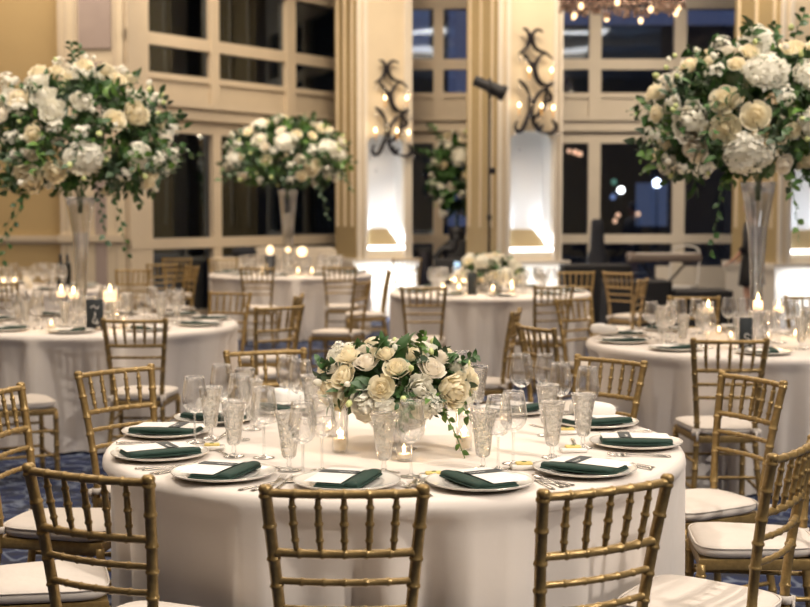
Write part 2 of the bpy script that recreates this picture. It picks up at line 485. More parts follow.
# ================================================================== TABLEWARE meshes
def plate_mesh(r, mtl, name):
    prof = [(.0001, .0035), (.55 * r, .0035), (.60 * r, .004), (.66 * r, .009), (.70 * r, .010), (.97 * r, .0165), (r, .0185), (1.0 * r, .016), (.96 * r, .0125), (.70 * r, .004), (.62 * r, 0), (.0001, 0)]
    return MB().lathe(prof, 48).mesh(name, mtl)
PLATE = plate_mesh(.152, PORC, 'charger_plate')
PRIM = MB().lathe([(.1475, .0176), (.1508, .0196), (.1528, .0192), (.1528, .0178)], 48).mesh('plate_rim', PORCRIM)
PINNER = MB().lathe([(.1005, .0122), (.1035, .0128), (.1065, .0132)], 48).mesh('plate_ring', PORCRIM)
def napkin_mesh():
    m = MB()
    # local: x = towards the table centre (radial), y = towards the green showing side
    def slab(x0, x1, y0, y1, z0, z1, r=.004):
        m.bbox(((x0 + x1) / 2, (y0 + y1) / 2, (z0 + z1) / 2), (x1 - x0, y1 - y0, z1 - z0), r, 2)
    slab(-.115, .115, -.060, .070, 0, .0065)
    slab(-.113, .113, -.055, .068, .0068, .0125)
    # rolled pocket edge, thickest in the middle
    n = 12; vs = []; fs = []
    for i in range(9):
        t = i / 8; x = -.113 + .226 * t; g = 1 - .25 * abs(2 * t - 1) ** 3
        for k in range(n):
            a = 2 * pi * k / n
            vs.append((x, .047 + .025 * g * cos(a), .0125 + .0075 * g * sin(a)))
    for i in range(8):
        for k in range(n): fs.append((i * n + k, i * n + (k + 1) % n, (i + 1) * n + (k + 1) % n, (i + 1) * n + k))
    fs += [tuple(reversed(range(n))), tuple(range(8 * n, 9 * n))]
    m.add(vs, fs)
    return m.mesh('napkin', GREEN)
NAPK = napkin_mesh()
def card_mesh(): 
    m = MB(); n = 8; vs = []; fs = []
    for i in range(n + 1):
        x = -.112 + .222 * i / n
        z = .0155 + .002 * sin(pi * i / n)
        for y in (-.088, .020): vs += [(x, y, z), (x, y, z + .0007)]
    for i in range(n):
        a, b = i * 4, (i + 1) * 4
        fs += [(a + 1, a + 3, b + 3, b + 1), (a, b, b + 2, a + 2), (a, a + 1, b + 1, b), (a + 2, b + 2, b + 3, a + 3)]
    fs += [(0, 2, 3, 1), (n * 4, n * 4 + 1, n * 4 + 3, n * 4 + 2)]
    return m.add(vs, fs).mesh('menu_card', CARD, False)
CARDM = card_mesh()
BANDM = MB().bbox((.035, -.034, .0194), (.040, .112, .0016), .0007, 1).mesh('name_band', BAND, False)
def script_mesh():
    m = MB(); pts = []
    for i in range(26):
        t = i / 25
        pts.append((.03 + .0045 * sin(t * 22), -.035 + .05 * t, .0205))
    m.tube(pts, .0006, 4)
    return m.mesh('handwriting', CARD)
SCRIPT = script_mesh()
def puff_mesh():
    m = MB(); n = 28; rings = [(.02, .0), (.8, .001), (.95, .008), (1.0, .022), (.98, .036), (.86, .047), (.6, .053), (.3, .055), (.001, .055)]
    vs = []; fs = []
    for s, z in rings:
        for i in range(n):
            t = 2 * pi * i / n; e = .55
            x = abs(cos(t)) ** e * (1 if cos(t) >= 0 else -1); y = abs(sin(t)) ** e * (1 if sin(t) >= 0 else -1)
            vs.append((x * s * .085, y * s * .045, z * (1 - .12 * x)))
    for k in range(len(rings) - 1):
        for i in range(n):
            j = (i + 1) % n; fs.append((k * n + i, k * n + j, (k + 1) * n + j, (k + 1) * n + i))
    return m.add(vs, fs).mesh('puffed_napkin', CARD)
PUFF = puff_mesh()
# glasses ---------------------------------------------------------
def offset_prof(pr, t):
    return pr + [(max(1e-4, r - t), z) for r, z in reversed(pr)]
WINE_B = [(.0045, .098), (.014, .101), (.028, .110), (.0385, .126), (.0425, .143), (.0418, .160), (.0385, .185), (.0345, .207), (.0322, .222)]
RED_B = [(.0045, .090), (.016, .093), (.033, .104), (.0445, .122), (.0475, .142), (.0460, .160), (.0415, .188), (.0375, .208), (.0355, .219)]
STEM_P = [(.0048, .002), (.0042, .012), (.0035, .035), (.0035, .075), (.0045, .098)]
FOOT_P = [(.0001, .0), (.034, .0), (.0345, .0012), (.030, .0024), (.012, .0045), (.005, .009), (.0001, .0092)]
GOB_B = [(.007, .036), (.016, .038), (.0215, .046), (.0235, .058), (.0265, .085), (.0305, .115), (.0355, .145), (.0395, .168), (.0412, .177)]
GOB_S = [(.007, .004), (.0062, .012), (.0085, .020), (.0062, .028), (.007, .037)]
GOB_F = [(.0001, 0), (.0335, 0), (.034, .002), (.028, .004), (.012, .007), (.007, .012), (.0001, .012)]
STEMG = thin_glass('clear_glass_stem', edge=.8, base=.12, power=2.0, glass=.35)
def glass_t(bowl, stem, foot, mb, extra=None):
    bowl = offset_prof(bowl, .0013 if mb is GLASS else .0028)
    T = [('bowl', MB().lathe(bowl, 24).mesh('glass_bowl', mb)), ('stem', MB().lathe(stem, 12).mesh('glass_stem', STEMG)), ('foot', MB().lathe(foot, 24).mesh('glass_foot', STEMG))]
    return T + (extra or [])
GRIM = thin_glass('bright_glass_rim', edge=.5, base=.55, rough=.1)
def rim(r, z, mtl):
    mtl = GRIM
    return MB().tube([(r * cos(2 * pi * i / 24), r * sin(2 * pi * i / 24), z) for i in range(25)], .0007, 5, False).mesh('glass_rim', mtl)
WINE = glass_t(WINE_B, STEM_P, FOOT_P, GLASS, [('rim', rim(.0322, .222, GLASS))])
RED = glass_t(RED_B, [(r, z * .92) for r, z in STEM_P], FOOT_P, GLASS, [('rim', rim(.0355, .219, GLASS))])
def ice():
    m = MB(); rnd = random.Random(4)
    for i in range(7):
        z = .075 + i * .0125; a = rnd.random() * 6.28; r = .008
        M = Matrix.Translation((r * cos(a), r * sin(a), z)) @ Matrix.Rotation(rnd.random() * 3, 4, Vector((rnd.random(), rnd.random(), rnd.random())).normalized())
        m.bbox((0, 0, 0), (.019, .019, .017), .003, 1, M)
    return m.mesh('ice_cubes', WATER)
GOB = glass_t(GOB_B, GOB_S, GOB_F, CUT, [('ice_water', MB().lathe([(.0001, .041), (.0145, .041), (.020, .048), (.022, .060), (.0250, .087), (.0287, .116), (.0335, .146), (.0345, .150), (.0001, .150)], 20).mesh('ice_water', WATER)),
                                        ('ice', ice()), ('rim', rim(.0412, .177, GLASS))])
def joined(T, mtl, name):
    m = MB()
    for p in T:
        me = p[1]; m.add([v.co for v in me.vertices], [tuple(f.vertices) for f in me.polygons])
    return m.mesh(name, mtl)
WINE1 = joined(WINE[:3], GLASS, 'wine_glass'); GOB1 = joined(GOB[:3], CUT, 'water_goblet'); RED1 = joined(RED[:3], GLASS, 'red_wine_glass')
# cutlery ---------------------------------------------------------
def flat_strip(m, pts):
    """pts: (x, half width, z)"""
    vs = []; fs = []
    for x, w, z in pts: vs += [(x, -w, z), (x, w, z), (x, w * .7, z + .0022), (x, -w * .7, z + .0022)]
    for i in range(len(pts) - 1):
        a, b = i * 4, i * 4 + 4
        for q in range(4): fs.append((a + q, b + q, b + (q + 1) % 4, a + (q + 1) % 4))
    fs += [(3, 2, 1, 0), tuple(len(vs) - 4 + q for q in range(4))]
    m.add(vs, fs)
def fork_mesh():
    m = MB(); flat_strip(m, [(-.10, .007, .0005), (-.085, .0085, .0005), (-.04, .0045, .002), (.02, .003, .005), (.038, .008, .004), (.050, .0115, .002)])
    for i in range(4):
        y = -.0093 + i * .0062
        m.tube([(.048, y, .003), (.07, y, .002), (.098, y * .95, .006)], [.0016, .0014, .0008], 5)
    return m.mesh('fork', SILV)
def knife_mesh():
    m = MB(); flat_strip(m, [(-.115, .006, .0005), (-.10, .008, .0005), (-.02, .0062, .0008), (0, .0045, .001), (.01, .009, .0006), (.06, .0095, .0006), (.10, .007, .0006), (.118, .0015, .0006)])
    return m.mesh('knife', SILV)
def spoon_mesh():
    m = MB(); flat_strip(m, [(-.10, .007, .0005), (-.085, .008, .0005), (-.03, .004, .003), (.03, .0035, .005), (.045, .005, .003)])
    m.sphere((.068, 0, .0035), 1, 14, 8, (.026, .0165, .0035))
    return m.mesh('spoon', SILV)
FORK, KNIFE, SPOON = fork_mesh(), knife_mesh(), spoon_mesh()
# butter dish
BDISH = MB().bbox((0, 0, .007), (.085, .055, .014), .006, 2).mesh('butter_dish', PORC)
BUT = MB().bbox((0, 0, .0165), (.05, .03, .009), .004, 2).mesh('butter', BUTTER)
BHERB = MB().sphere((0, 0, .0215), .006, 8, 5, (1.4, .8, .35)).mesh('herb', LEAF2)
# candles ---------------------------------------------------------
def flame_mesh(s=1.0):
    return MB().lathe([(.0001, 0), (.0035 * s, .004 * s), (.0050 * s, .010 * s), (.0035 * s, .019 * s), (.0015 * s, .027 * s), (.0001, .032 * s)], 8).mesh('flame', FLAME)
FL1 = flame_mesh(1.0)
def votive_t(r, h, wax, mtl=GLASS, z0=0.0):
    g = MB().lathe([(.0001, .002), (r * .86, .002), (r * .93, .010), (r, h), (r - .0025, h), (r * .88, .010), (.0001, .008)], 20).mesh('votive_glass', mtl)
    w = MB().lathe([(.0001, .010), (r * .8, .010), (r * .84, wax), (r * .5, wax + .001), (.0001, wax)], 16).mesh('votive_wax', WAX)
    return g, w
def votive(loc, label, r=.032, h=.075, wax=.035, group=None, mtl=GLASS, fs=1.0):
    g, w = votive_t(r, h, wax, mtl)
    t = thing('votive_candle', label, 'candle', loc, 0, group)
    obj('glass_cup', g, t); ww = obj('wax', w, t)
    obj('flame', FL1, ww, (0, 0, wax), sc=fs)
    return t
VG = votive_t(.032, .075, .035)

# ================================================================== ROOM POSITIONS OF SETTINGS
SEATS = {}
def place_setting(tkey, r, ang, side, seat, tab, near=True, puff=False, rot=0.0, cut=True):
    """ang in degrees: direction from the table centre to the seat; side +-1 where the green napkin edge shows"""
    cx, cy, R = TABLES[tkey]; a = rad(ang)
    px, py = cx + r * cos(a), cy + r * sin(a)
    rz = a + pi                       # local +x looks to the table centre
    where = f'{seat} of the {tab}'
    if near:
        t = spawn([('plate_body', PLATE, [('rim', PRIM), ('inner_ring', PINNER)])], 'charger_plate', f'white rimmed charger plate at the {where}', 'plate', (px, py, TH + .001), rz)
    else:
        t = single(PLATE, 'charger_plate', f'white charger plate at the {where}', 'plate', (px, py, TH + .001), rz)
    zz = TH + .0128
    o = single(NAPK, 'folded_napkin', f'folded dark green napkin at the {where}', 'napkin', (px, py, zz), rz + rot)
    if side > 0: o.scale = (1, -1, 1)
    c = single(CARDM, 'menu_card', f'white menu card with grey band at the {where}', 'card', (px, py, zz), rz + rot)
    if side > 0: c.scale = (1, -1, 1)
    b = obj('name_band', BANDM, c); b['label'] = 'slate grey paper band with pale handwriting'
    if near: obj('handwriting', SCRIPT, b)
    if puff:
        q = Vector((px, py, TH + .021)) + Vector((0, .095, 0))
        single(PUFF, 'puffed_napkin', f'puffed white cloth resting behind the napkin at the {where}', 'napkin', q, .1)
    if near and cut:
        def loc(dx, dy): 
            v = Matrix.Rotation(rz, 3, 'Z') @ Vector((dx, dy, 0)); return (px + v.x, py + v.y, TH + .001)
        single(FORK, 'dinner_fork', f'silver dinner fork, outer of two at the {where}', 'fork', loc(.0, .205), rz + .03)
        single(FORK, 'salad_fork', f'silver salad fork beside the plate at the {where}', 'fork', loc(.0, .178), rz - .02)
        single(KNIFE, 'dinner_knife', f'silver dinner knife beside the plate at the {where}', 'knife', loc(.0, -.178), rz - .02)
        single(SPOON, 'soup_spoon', f'silver spoon outside the knife at the {where}', 'spoon', loc(-.0, -.207), rz + .02)
        single(KNIFE, 'dessert_knife', f'silver dessert knife laid above the plate at the {where}', 'knife', loc(.20, .0), rz + pi / 2 + .06)

NT = 'near table'
main_seats = [ # px, py (plate centre), side, seat, puff, rot
    (222, 474, 1, 'front left place', 0, .35), (347, 482, 1, 'front middle place', 0, -.12), (483, 484, -1, 'front right place', 0, .15),
    (588, 470, -1, 'nearer right place', 0, .25), (637, 443, -1, 'middle right place', 0, .05), (607, 422, -1, 'farther right place', 1, .0),
    (524, 408, -1, 'rear right place', 0, .0), (400, 404, 1, 'rear middle place', 0, 0), (285, 409, 1, 'rear left place', 1, .1),
    (203, 417, 1, 'farther left place', 1, .05), (164, 432, 1, 'middle left place', 0, .0), (160, 454, 1, 'nearer left place', 0, .08)]
mc = TABLES['main']
for px, py, side, seat, puff, rot in main_seats:
    p = P(px, py, TH + .01); v = Vector((p.x - mc[0], p.y - mc[1]))
    r = min(v.length, .80); ang = math.degrees(atan2(v.y, v.x))
    place_setting('main', max(r, .70), ang, side, seat, NT, True, puff, rot)

# glasses on the near table: (kind, px, foot y, label)
MG = [
 ('W', 289, 471, 'cut crystal water goblet left of the front middle plate, near table'),
 ('G', 322, 471, 'tall wine glass just right of the goblet at the front middle plate, near table'),
 ('G', 303, 478, 'wine glass behind the goblet beside the front left plate, near table'),
 ('W', 234, 457, 'cut crystal water goblet behind the front left plate, near table'),
 ('W', 211, 439, 'cut crystal water goblet at the middle left place, near table'),
 ('G', 195, 443, 'tall wine glass standing before the middle left menu card, near table'),
 ('G', 264, 458, 'slim wine glass right of the front left goblet, near table'),
 ('W', 252, 430, 'cut crystal water goblet in the left glass cluster, rear one'),
 ('G', 222, 426, 'wine glass by the farther left place of the near table'),
 ('G', 240, 440, 'wine glass in the middle of the left glass cluster, near table'),
 ('W', 245, 415, 'cut crystal goblet farthest back in the left glass cluster'),
 ('R', 289, 414, 'wide red wine glass left of the low flowers, first of the touching two'),
 ('R', 301, 419, 'wide red wine glass left of the low flowers, second of the touching two'),
 ('W', 312, 424, 'cut crystal water goblet touching the left side of the low flowers'),
 ('W', 384, 473, 'cut crystal water goblet in front of the low flowers'),
 ('G', 411, 477, 'tall wine glass in front of the low flowers'),
 ('W', 483, 470, 'cut crystal goblet with candle glow behind the front right plate'),
 ('G', 498, 470, 'wine glass right of the glowing goblet behind the front right plate'),
 ('G', 513, 464, 'rounder wine glass behind the butter dish, near table right half'),
 ('R', 521, 411, 'wide red wine glass at the rear right place, near table'),
 ('G', 545, 412, 'wine glass right of the wide red wine glass, rear right place'),
 ('W', 547, 436, 'cut crystal goblet partly hidden by another in the right cluster'),
 ('W', 552, 458, 'tall cut crystal goblet in front of the right glass cluster'),
 ('G', 560, 424, 'wine glass behind the two crystal goblets of the right cluster'),
 ('W', 583, 448, 'cut crystal goblet at the right end of the right cluster'),
 ('G', 587, 430, 'wine glass behind the last goblet of the right cluster'),
 ('W', 478, 412, 'cut crystal goblet behind the right side of the low flowers'),
 ('G', 462, 408, 'wine glass behind the low flowers, beside the rear goblet'),
]
for k, px, py, lab in MG:
    p = P(px, py, TH)
    nm, T, cat = {'W': ('water_goblet', GOB, 'goblet'), 'G': ('wine_glass', WINE, 'wine glass'), 'R': ('red_wine_glass', RED, 'wine glass')}[k]
    spawn(T, nm, lab, cat, (p.x, p.y, TH + .0015), random.random() * 3)
for px, py, lab in ((524, 469, 'butter dish behind the front right plate'), (567, 434, 'butter dish among the right cluster glasses, farther one'), (573, 452, 'butter dish before the last goblet of the right cluster'),
                    (434, 479, 'butter dish left of the front right plate'), (212, 450, 'butter dish between the left plates')):
    p = P(px, py, TH)
    t = thing('butter_dish', 'small white dish of yellow butter, ' + lab.replace('butter dish ', ''), 'butter dish', (p.x, p.y, TH + .001), .1)
    d = obj('dish', BDISH, t); b = obj('butter', BUT, t); obj('herb_leaf', BHERB, b)

# ------------------------------------------------------------------ candles on the near table
def hurricane(loc, label, r=.027, h=.2, wax=.10):
    t = thing('cylinder_candle', label, 'candle', loc)
    obj('glass_cylinder', MB().lathe([(.0001, 0), (r, 0), (r, h), (r - .003, h), (r - .003, .006), (.0001, .006)], 24).mesh('glass_cylinder', GLASS), t)
    w = obj('wax', MB().lathe([(.0001, .007), (r * .78, .007), (r * .80, wax), (r * .4, wax - .002), (.0001, wax - .002)], 16).mesh('cylinder_wax', WAX), t)
    obj('flame', FL1, w, (0, 0, wax))
    return t
LIGHTS = []
def cand_light(loc, e=1.2, col=(1, .62, .28), r=.007):
    LIGHTS.append((loc, e, col, r))
for px, py, lab in ((340, 452, 'glass cylinder candle left of the low flowers'), (464, 450, 'glass cylinder candle right of the low flowers')):
    p = P(px, py, TH); hurricane((p.x, p.y, TH + .001), lab + ', near table', h=.15, wax=.045); cand_light((p.x, p.y, TH + .066), .5)
for px, py, lab in ((404, 461, 'small lit votive in front of the low flowers'), (330, 436, 'small lit votive behind the wine glass left of the flowers'), (481, 440, 'small lit votive behind the glowing goblet')):
    p = P(px, py, TH); votive((p.x, p.y, TH + .001), lab + ', near table', r=.026, h=.05, wax=.022); cand_light((p.x, p.y, TH + .045), .35)

# ================================================================== FLOWERS
def petal(m, R, h, phi, wid, cup, curl, rnd, z0=0.0, nu=4, nv=4):
    vs = []; fs = []
    for j in range(nv + 1):
        v = j / nv
        rr = R * (.22 + .78 * v ** cup) + curl * R * max(0, v - .7) * 1.6
        zz = z0 + h * (v ** .85) - curl * h * max(0, v - .72) ** 1.3 * 2.2
        for i in range(nu + 1):
            u = 2 * i / nu - 1
            w = wid * (.45 + .55 * sin(min(1, v * 1.15) * pi * .62)) * (1 - .30 * max(0, v - .75) * 4 * abs(u) ** 2 * .6)
            a = phi + u * w
            d = 1 + .05 * rnd.uniform(-1, 1) - .10 * (1 - u * u) * 0
            vs.append((rr * d * cos(a), rr * d * sin(a), zz - .10 * h * u * u * v))
    for j in range(nv):
        for i in range(nu):
            a = j * (nu + 1) + i; fs.append((a, a + 1, a + nu + 2, a + nu + 1))
    m.add(vs, fs)
def cup_petal(m, rho, alpha, phi, half, flare, rnd, ruff=0.0, nu=5, nv=6, z0=0.0):
    vs = []; fs = []; ph = rnd.random() * 6
    for j in range(nv + 1):
        v = j / nv; al = alpha * v
        for i in range(nu + 1):
            u = 2 * i / nu - 1
            w = half * (.35 + .65 * sin(min(1.0, v * 1.25) * pi / 2)) * (1 - .25 * v * v)
            tip = 1 - .13 * u * u * v
            a2 = al * tip; f = max(0, v - .68) / .32
            r = rho * (1 + flare * .30 * f * f + ruff * sin(5 * u + ph) * v)
            q = r * sin(a2) * (1 + .03 * u) + flare * rho * .16 * f
            vs.append((q * cos(phi + u * w), q * sin(phi + u * w), z0 + rho * (1 - cos(a2)) - flare * rho * .16 * f * f))
    for j in range(nv):
        for i in range(nu):
            a = j * (nu + 1) + i; fs.append((a, a + 1, a + nu + 2, a + nu + 1))
    m.add(vs, fs)
def petal_mat(name, col, tl=.42):
    m = mat(name, col, .7, var=.05, scale=25); nt = m.node_tree; N = nt.nodes; L = nt.links
    b = N['Principled BSDF']; out = [n for n in N if n.type == 'OUTPUT_MATERIAL'][0]
    setp(b, Specular_IOR_Level=.2)
    t = N.new('ShaderNodeBsdfTranslucent'); mx = N.new('ShaderNodeMixShader'); mx.inputs[0].default_value = tl
    L.new(b.inputs['Base Color'].links[0].from_socket, t.inputs['Color'])
    L.new(b.outputs[0], mx.inputs[1]); L.new(t.outputs[0], mx.inputs[2]); L.new(mx.outputs[0], out.inputs['Surface'])
    return m
ROSE = petal_mat('ivory_rose_petal', (.95, .87, .67)); ROSEP = petal_mat('blush_rose_petal', (.93, .865, .75)); HYD = petal_mat('white_hydrangea_petal', (.93, .90, .80))
def rose_mesh(mtl, seed, r=.04, open_=1.0):
    rnd = random.Random(seed); m = MB()
    for n, R, al, fl, H in ((2, .17, 150, 0, 1.0), (3, .29, 140, .1, 1.0), (3, .42, 128, .2, .98), (4, .56, 118, .35, .93), (5, .74, 106, .4, .80), (6, .93, 92, .6, .58)):
        off = rnd.random() * 6.28
        for i in range(n):
            cup_petal(m, R * r * rnd.uniform(.95, 1.05), rad(al * (1 - .05 * (open_ - 1) * 3) + rnd.uniform(-5, 5)), off + 2 * pi * i / n + rnd.uniform(-.12, .12), 2 * pi / n * .62, fl * open_, rnd, z0=H * r - R * r * (1 - cos(rad(al))))
    return m.mesh('rose', mtl)
def peony_mesh(mtl, seed, r=.055):
    rnd = random.Random(seed); m = MB()
    for k in range(9):
        R = (.20 + .092 * k) * r; al = 160 - 6.0 * k; n = 3 + k // 2
        off = rnd.random() * 6.28
        for i in range(n):
            cup_petal(m, R * rnd.uniform(.88, 1.08), rad(al + rnd.uniform(-14, 10)), off + 2 * pi * i / n + rnd.uniform(-.25, .25), 2 * pi / n * .58, .12 + .06 * k, rnd, .07, z0=r * (1.0 - .004 * k - .0065 * k * k) - R * (1 - cos(rad(al))))
    return m.mesh('peony', mtl)
def hydrangea_mesh(mtl, seed, r=.07, n=85):
    rnd = random.Random(seed); m = MB()
    m.sphere((0, 0, r * .45), r * .62, 10, 7)
    lob = [Vector((rnd.gauss(0, 1), rnd.gauss(0, 1), rnd.gauss(.3, 1))).normalized() for _ in range(7)]
    for i in range(n):
        z = 1 - 1.45 * (i + .5) / n; a = i * 2.39996; q = sqrt(max(0, 1 - z * z))
        d = Vector((q * cos(a), q * sin(a), z)); c = d * r * (rnd.uniform(.74, .98) + .22 * max(0, max(d.dot(q_) for q_ in lob) - .72) / .28) + Vector((0, 0, r * .45))
        Q = d.to_track_quat('Z', 'Y').to_matrix().to_4x4()
        M = Matrix.Translation(c) @ Q @ Matrix.Rotation(rnd.random() * 6.28, 4, 'Z')
        s = r * .235 * rnd.uniform(.8, 1.2); Q = (d + Vector((rnd.gauss(0, .3), rnd.gauss(0, .3), rnd.gauss(0, .3)))).to_track_quat('Z', 'Y').to_matrix().to_4x4(); M = Matrix.Translation(c) @ Q @ Matrix.Rotation(rnd.random() * 6.28, 4, 'Z')
        for k in range(4):
            A = Matrix.Rotation(k * pi / 2, 4, 'Z')
            m.add([(0, 0, 0), (s * .75, -s * .55, s * .25), (s * 1.35, 0, s * .12), (s * .75, s * .55, s * .25)], [(0, 1, 2, 3)], M @ A)
    return m.mesh('hydrangea', mtl)
def spray_mesh(mtl, seed, r=.045, n=14):
    """cluster of small five petal blossoms (stephanotis / lisianthus buds)"""
    rnd = random.Random(seed); m = MB()
    for i in range(n):
        d = Vector((rnd.gauss(0, 1), rnd.gauss(0, 1), abs(rnd.gauss(0, 1)) + .3)).normalized(); c = d * r * rnd.uniform(.5, 1.15)
        M = Matrix.Translation(c) @ d.to_track_quat('Z', 'Y').to_matrix().to_4x4()
        s = r * .26
        for k in range(5):
            A = Matrix.Rotation(k * 2 * pi / 5, 4, 'Z')
            m.add([(0, 0, 0), (s * .8, -s * .45, s * .35), (s * 1.5, 0, s * .2), (s * .8, s * .45, s * .35)], [(0, 1, 2, 3)], M @ A)
        m.tube([(0, 0, 0), c], r * .03, 4, False)
    return m.mesh('blossom_spray', mtl)
def bud_mesh(mtl):
    return MB().lathe([(.0001, 0), (.010, .003), (.0135, .012), (.012, .022), (.006, .030), (.0001, .032)], 10).mesh('bud', mtl)
ROSES = [rose_mesh(ROSE, 1), rose_mesh(ROSEP, 2), rose_mesh(ROSE, 3, open_=1.25)]
PEONY = [peony_mesh(ROSE, 5), peony_mesh(HYD, 6)]
HYDR = [hydrangea_mesh(HYD, 7), hydrangea_mesh(HYD, 8)]
SPRAY = [spray_mesh(HYD, 9), spray_mesh(HYD, 10)]
BUDS = [bud_mesh(HYD), bud_mesh(BUDG)]
def leaf(m, p, d, n, L, W):
    d = d.normalized(); s = d.cross(n); 
    if s.length < 1e-4: s = d.orthogonal()
    s = s.normalized(); n = s.cross(d).normalized()
    prof = ((0, .05, 0), (.25, .75, .05), (.5, 1, .06), (.78, .62, .02), (1, .03, -.08))
    vs = []; fs = []
    for t, w, z in prof:
        c = p + d * L * t + n * L * (z - .25 * t * t)
        vs += [c - s * W * w + n * W * .25 * w, c, c + s * W * w + n * W * .25 * w]
    for k in range(4):
        a = k * 3; fs += [(a, a + 1, a + 4, a + 3), (a + 1, a + 2, a + 5, a + 4)]
    m.add(vs, fs)
def sprig(m, p, d, L, nl, lw, ll, rnd, droop=.25, stem=True):
    d = d.normalized(); pts = []
    for k in range(5):
        t = k / 4; pts.append(p + d * L * t + Vector((0, 0, -droop * L * t * t)))
    if stem: m.tube(pts, [.003, .0026, .0022, .0018, .001], 4, False)
    for k in range(nl):
        t = (k + .7) / nl; q = t * 4; i = min(3, int(q)); c = pts[i].lerp(pts[i + 1], q - i)
        tg = (pts[i + 1] - pts[i]).normalized(); side = tg.orthogonal().normalized()
        a = k * 2.4 + rnd.random()
        side = Matrix.Rotation(a, 3, tg) @ side
        leaf(m, c, tg * .6 + side * .8, side.cross(tg) + Vector((0, 0, .6)), ll * rnd.uniform(.7, 1.15), lw * rnd.uniform(.8, 1.15))
def fib(n, rnd, jit=.25):
    o = []
    for i in range(n):
        z = 1 - 2 * (i + .5) / n; a = i * 2.39996 + rnd.uniform(-jit, jit); q = sqrt(1 - z * z); o.append(Vector((q * cos(a), q * sin(a), z)))
    return o
def arrangement(label, group_c, loc, rx, ry, rzz, zc, n_hyd, n_pe, n_rose, n_spray, n_bud, n_sprig, seed, leafs=(.045, .018), cut=-.66, sc=1.0, big=(), trails=(), blend=None, rmul=1.0, gap=.92):
    """flowers rooted at loc (vase mouth); ellipsoid centre zc above it"""
    rnd = random.Random(seed)
    t = thing('flower_arrangement', label, 'flowers', loc, 0)
    C = Vector((0, 0, zc))
    def surf(d, k): return C + Vector((d.x * rx * k, d.y * ry * k, d.z * rzz * k))
    def nrm(d): return Vector((d.x / rx, d.y / ry, d.z / rzz)).normalized()
    ok = lambda d: d.z > cut
    fm = MB(); fm2 = MB(); fm3 = MB()
    core = [p for p in fib(60, rnd)]
    for d in core:
        if not ok(d): continue
        for _ in range(3):
            p = surf(d, rnd.uniform(.45, .8)); dd = (nrm(d) + Vector((rnd.gauss(0, .6), rnd.gauss(0, .6), rnd.gauss(0, .6)))).normalized()
            leaf(fm, p, dd, Vector((rnd.gauss(0, 1), rnd.gauss(0, 1), 1)), leafs[0] * 2.2, leafs[1] * 2.2)
    for d in fib(n_sprig, rnd, .6):
        if not ok(d): continue
        dd = (nrm(d) + Vector((rnd.gauss(0, .35), rnd.gauss(0, .35), rnd.gauss(0, .3)))).normalized()
        q = rnd.random(); L = rnd.uniform(.35, .75) * min(rx, rzz) * (1.0 if d.z > -.3 else .6)
        tgt = fm if q < .55 else (fm2 if q < .75 else fm3)
        sprig(tgt, surf(d, rnd.uniform(.55, .8)), dd, L, 9, leafs[1] * rnd.uniform(.7, 1.2), leafs[0] * rnd.uniform(.8, 1.4), rnd, .35 if d.z > -.2 else .12)
    for d, L, kk in trails:
        d = Vector(d)
        sprig((fm, fm2, fm3)[kk], surf(d.normalized(), .8), d, L, 15, leafs[1] * .8, leafs[0] * .8, rnd, .9 if d.z < .2 else .1)
    # stems gathered into the mouth
    sm = MB()
    for i in range(9):
        a = i * .7; sm.tube([(.35 * rx * cos(a), .35 * ry * sin(a), zc * .8), (.02 * cos(a + 2), .02 * sin(a + 2), .0), (.012 * cos(a + 3), .012 * sin(a + 3), -.10 * sc)], .0035, 5)
    obj('stems', sm.mesh('stems', STEM), t)
    obj('foliage', fm.mesh('foliage', LEAF), t)
    if fm2.v: obj('foliage', fm2.mesh('foliage', LEAF2), t)['label'] = 'lighter green sprigs'
    if fm3.v: obj('foliage', fm3.mesh('foliage', LEAF3), t)['label'] = 'grey green eucalyptus sprigs'
    taken = []
    def place(name, meshes, n, rad_, k0, k1, smin, smax):
        c = 0; tries = 0
        while c < n and tries < n * 60:
            tries += 1
            z = rnd.uniform(cut * .9, 1); a = rnd.random() * 6.2832; q = sqrt(1 - z * z); d = Vector((q * cos(a), q * sin(a), z))
            s = rnd.uniform(smin, smax) * rmul
            p = surf(d, rnd.uniform(k0, k1))
            if any((p - o).length < (rad_ * s + r2) * gap for o, r2 in taken): continue
            taken.append((p, rad_ * s)); c += 1
            nn = (nrm(d) + Vector((rnd.gauss(0, .22), rnd.gauss(0, .22), rnd.gauss(0, .2)))).normalized()
            o = obj(name, rnd.choice(meshes), t, p, nn.to_track_quat('Z', 'Y').to_euler(), s)
    for d, kind, s in big:
        d = Vector(d).normalized(); p = surf(d, .92); ms = {'h': HYDR, 'r': ROSES, 'p': PEONY, 's': SPRAY}[kind]; r_ = {'h': .075, 'r': .045, 'p': .06, 's': .05}[kind]
        taken.append((p, r_ * s))
        obj({'h': 'hydrangea', 'r': 'rose', 'p': 'peony', 's': 'blossom_spray'}[kind], rnd.choice(ms), t, p, (nrm(d) + Vector((0, 0, .15))).to_track_quat('Z', 'Y').to_euler(), (s * 1.15, s * .9, s * .8) if kind == 'h' else s)
    place('hydrangea', HYDR, n_hyd, .075, .82, .95, .8, 1.15)
    place('peony', PEONY, n_pe, .06, .86, 1.0, .8, 1.15)
    place('rose', ROSES, n_rose, .042, .92, 1.06, .85, 1.2)
    place('blossom_spray', SPRAY, n_spray, .045, .95, 1.1, .8, 1.2)
    place('bud', BUDS, n_bud, .015, 1.0, 1.16, .8, 1.3)
    return t
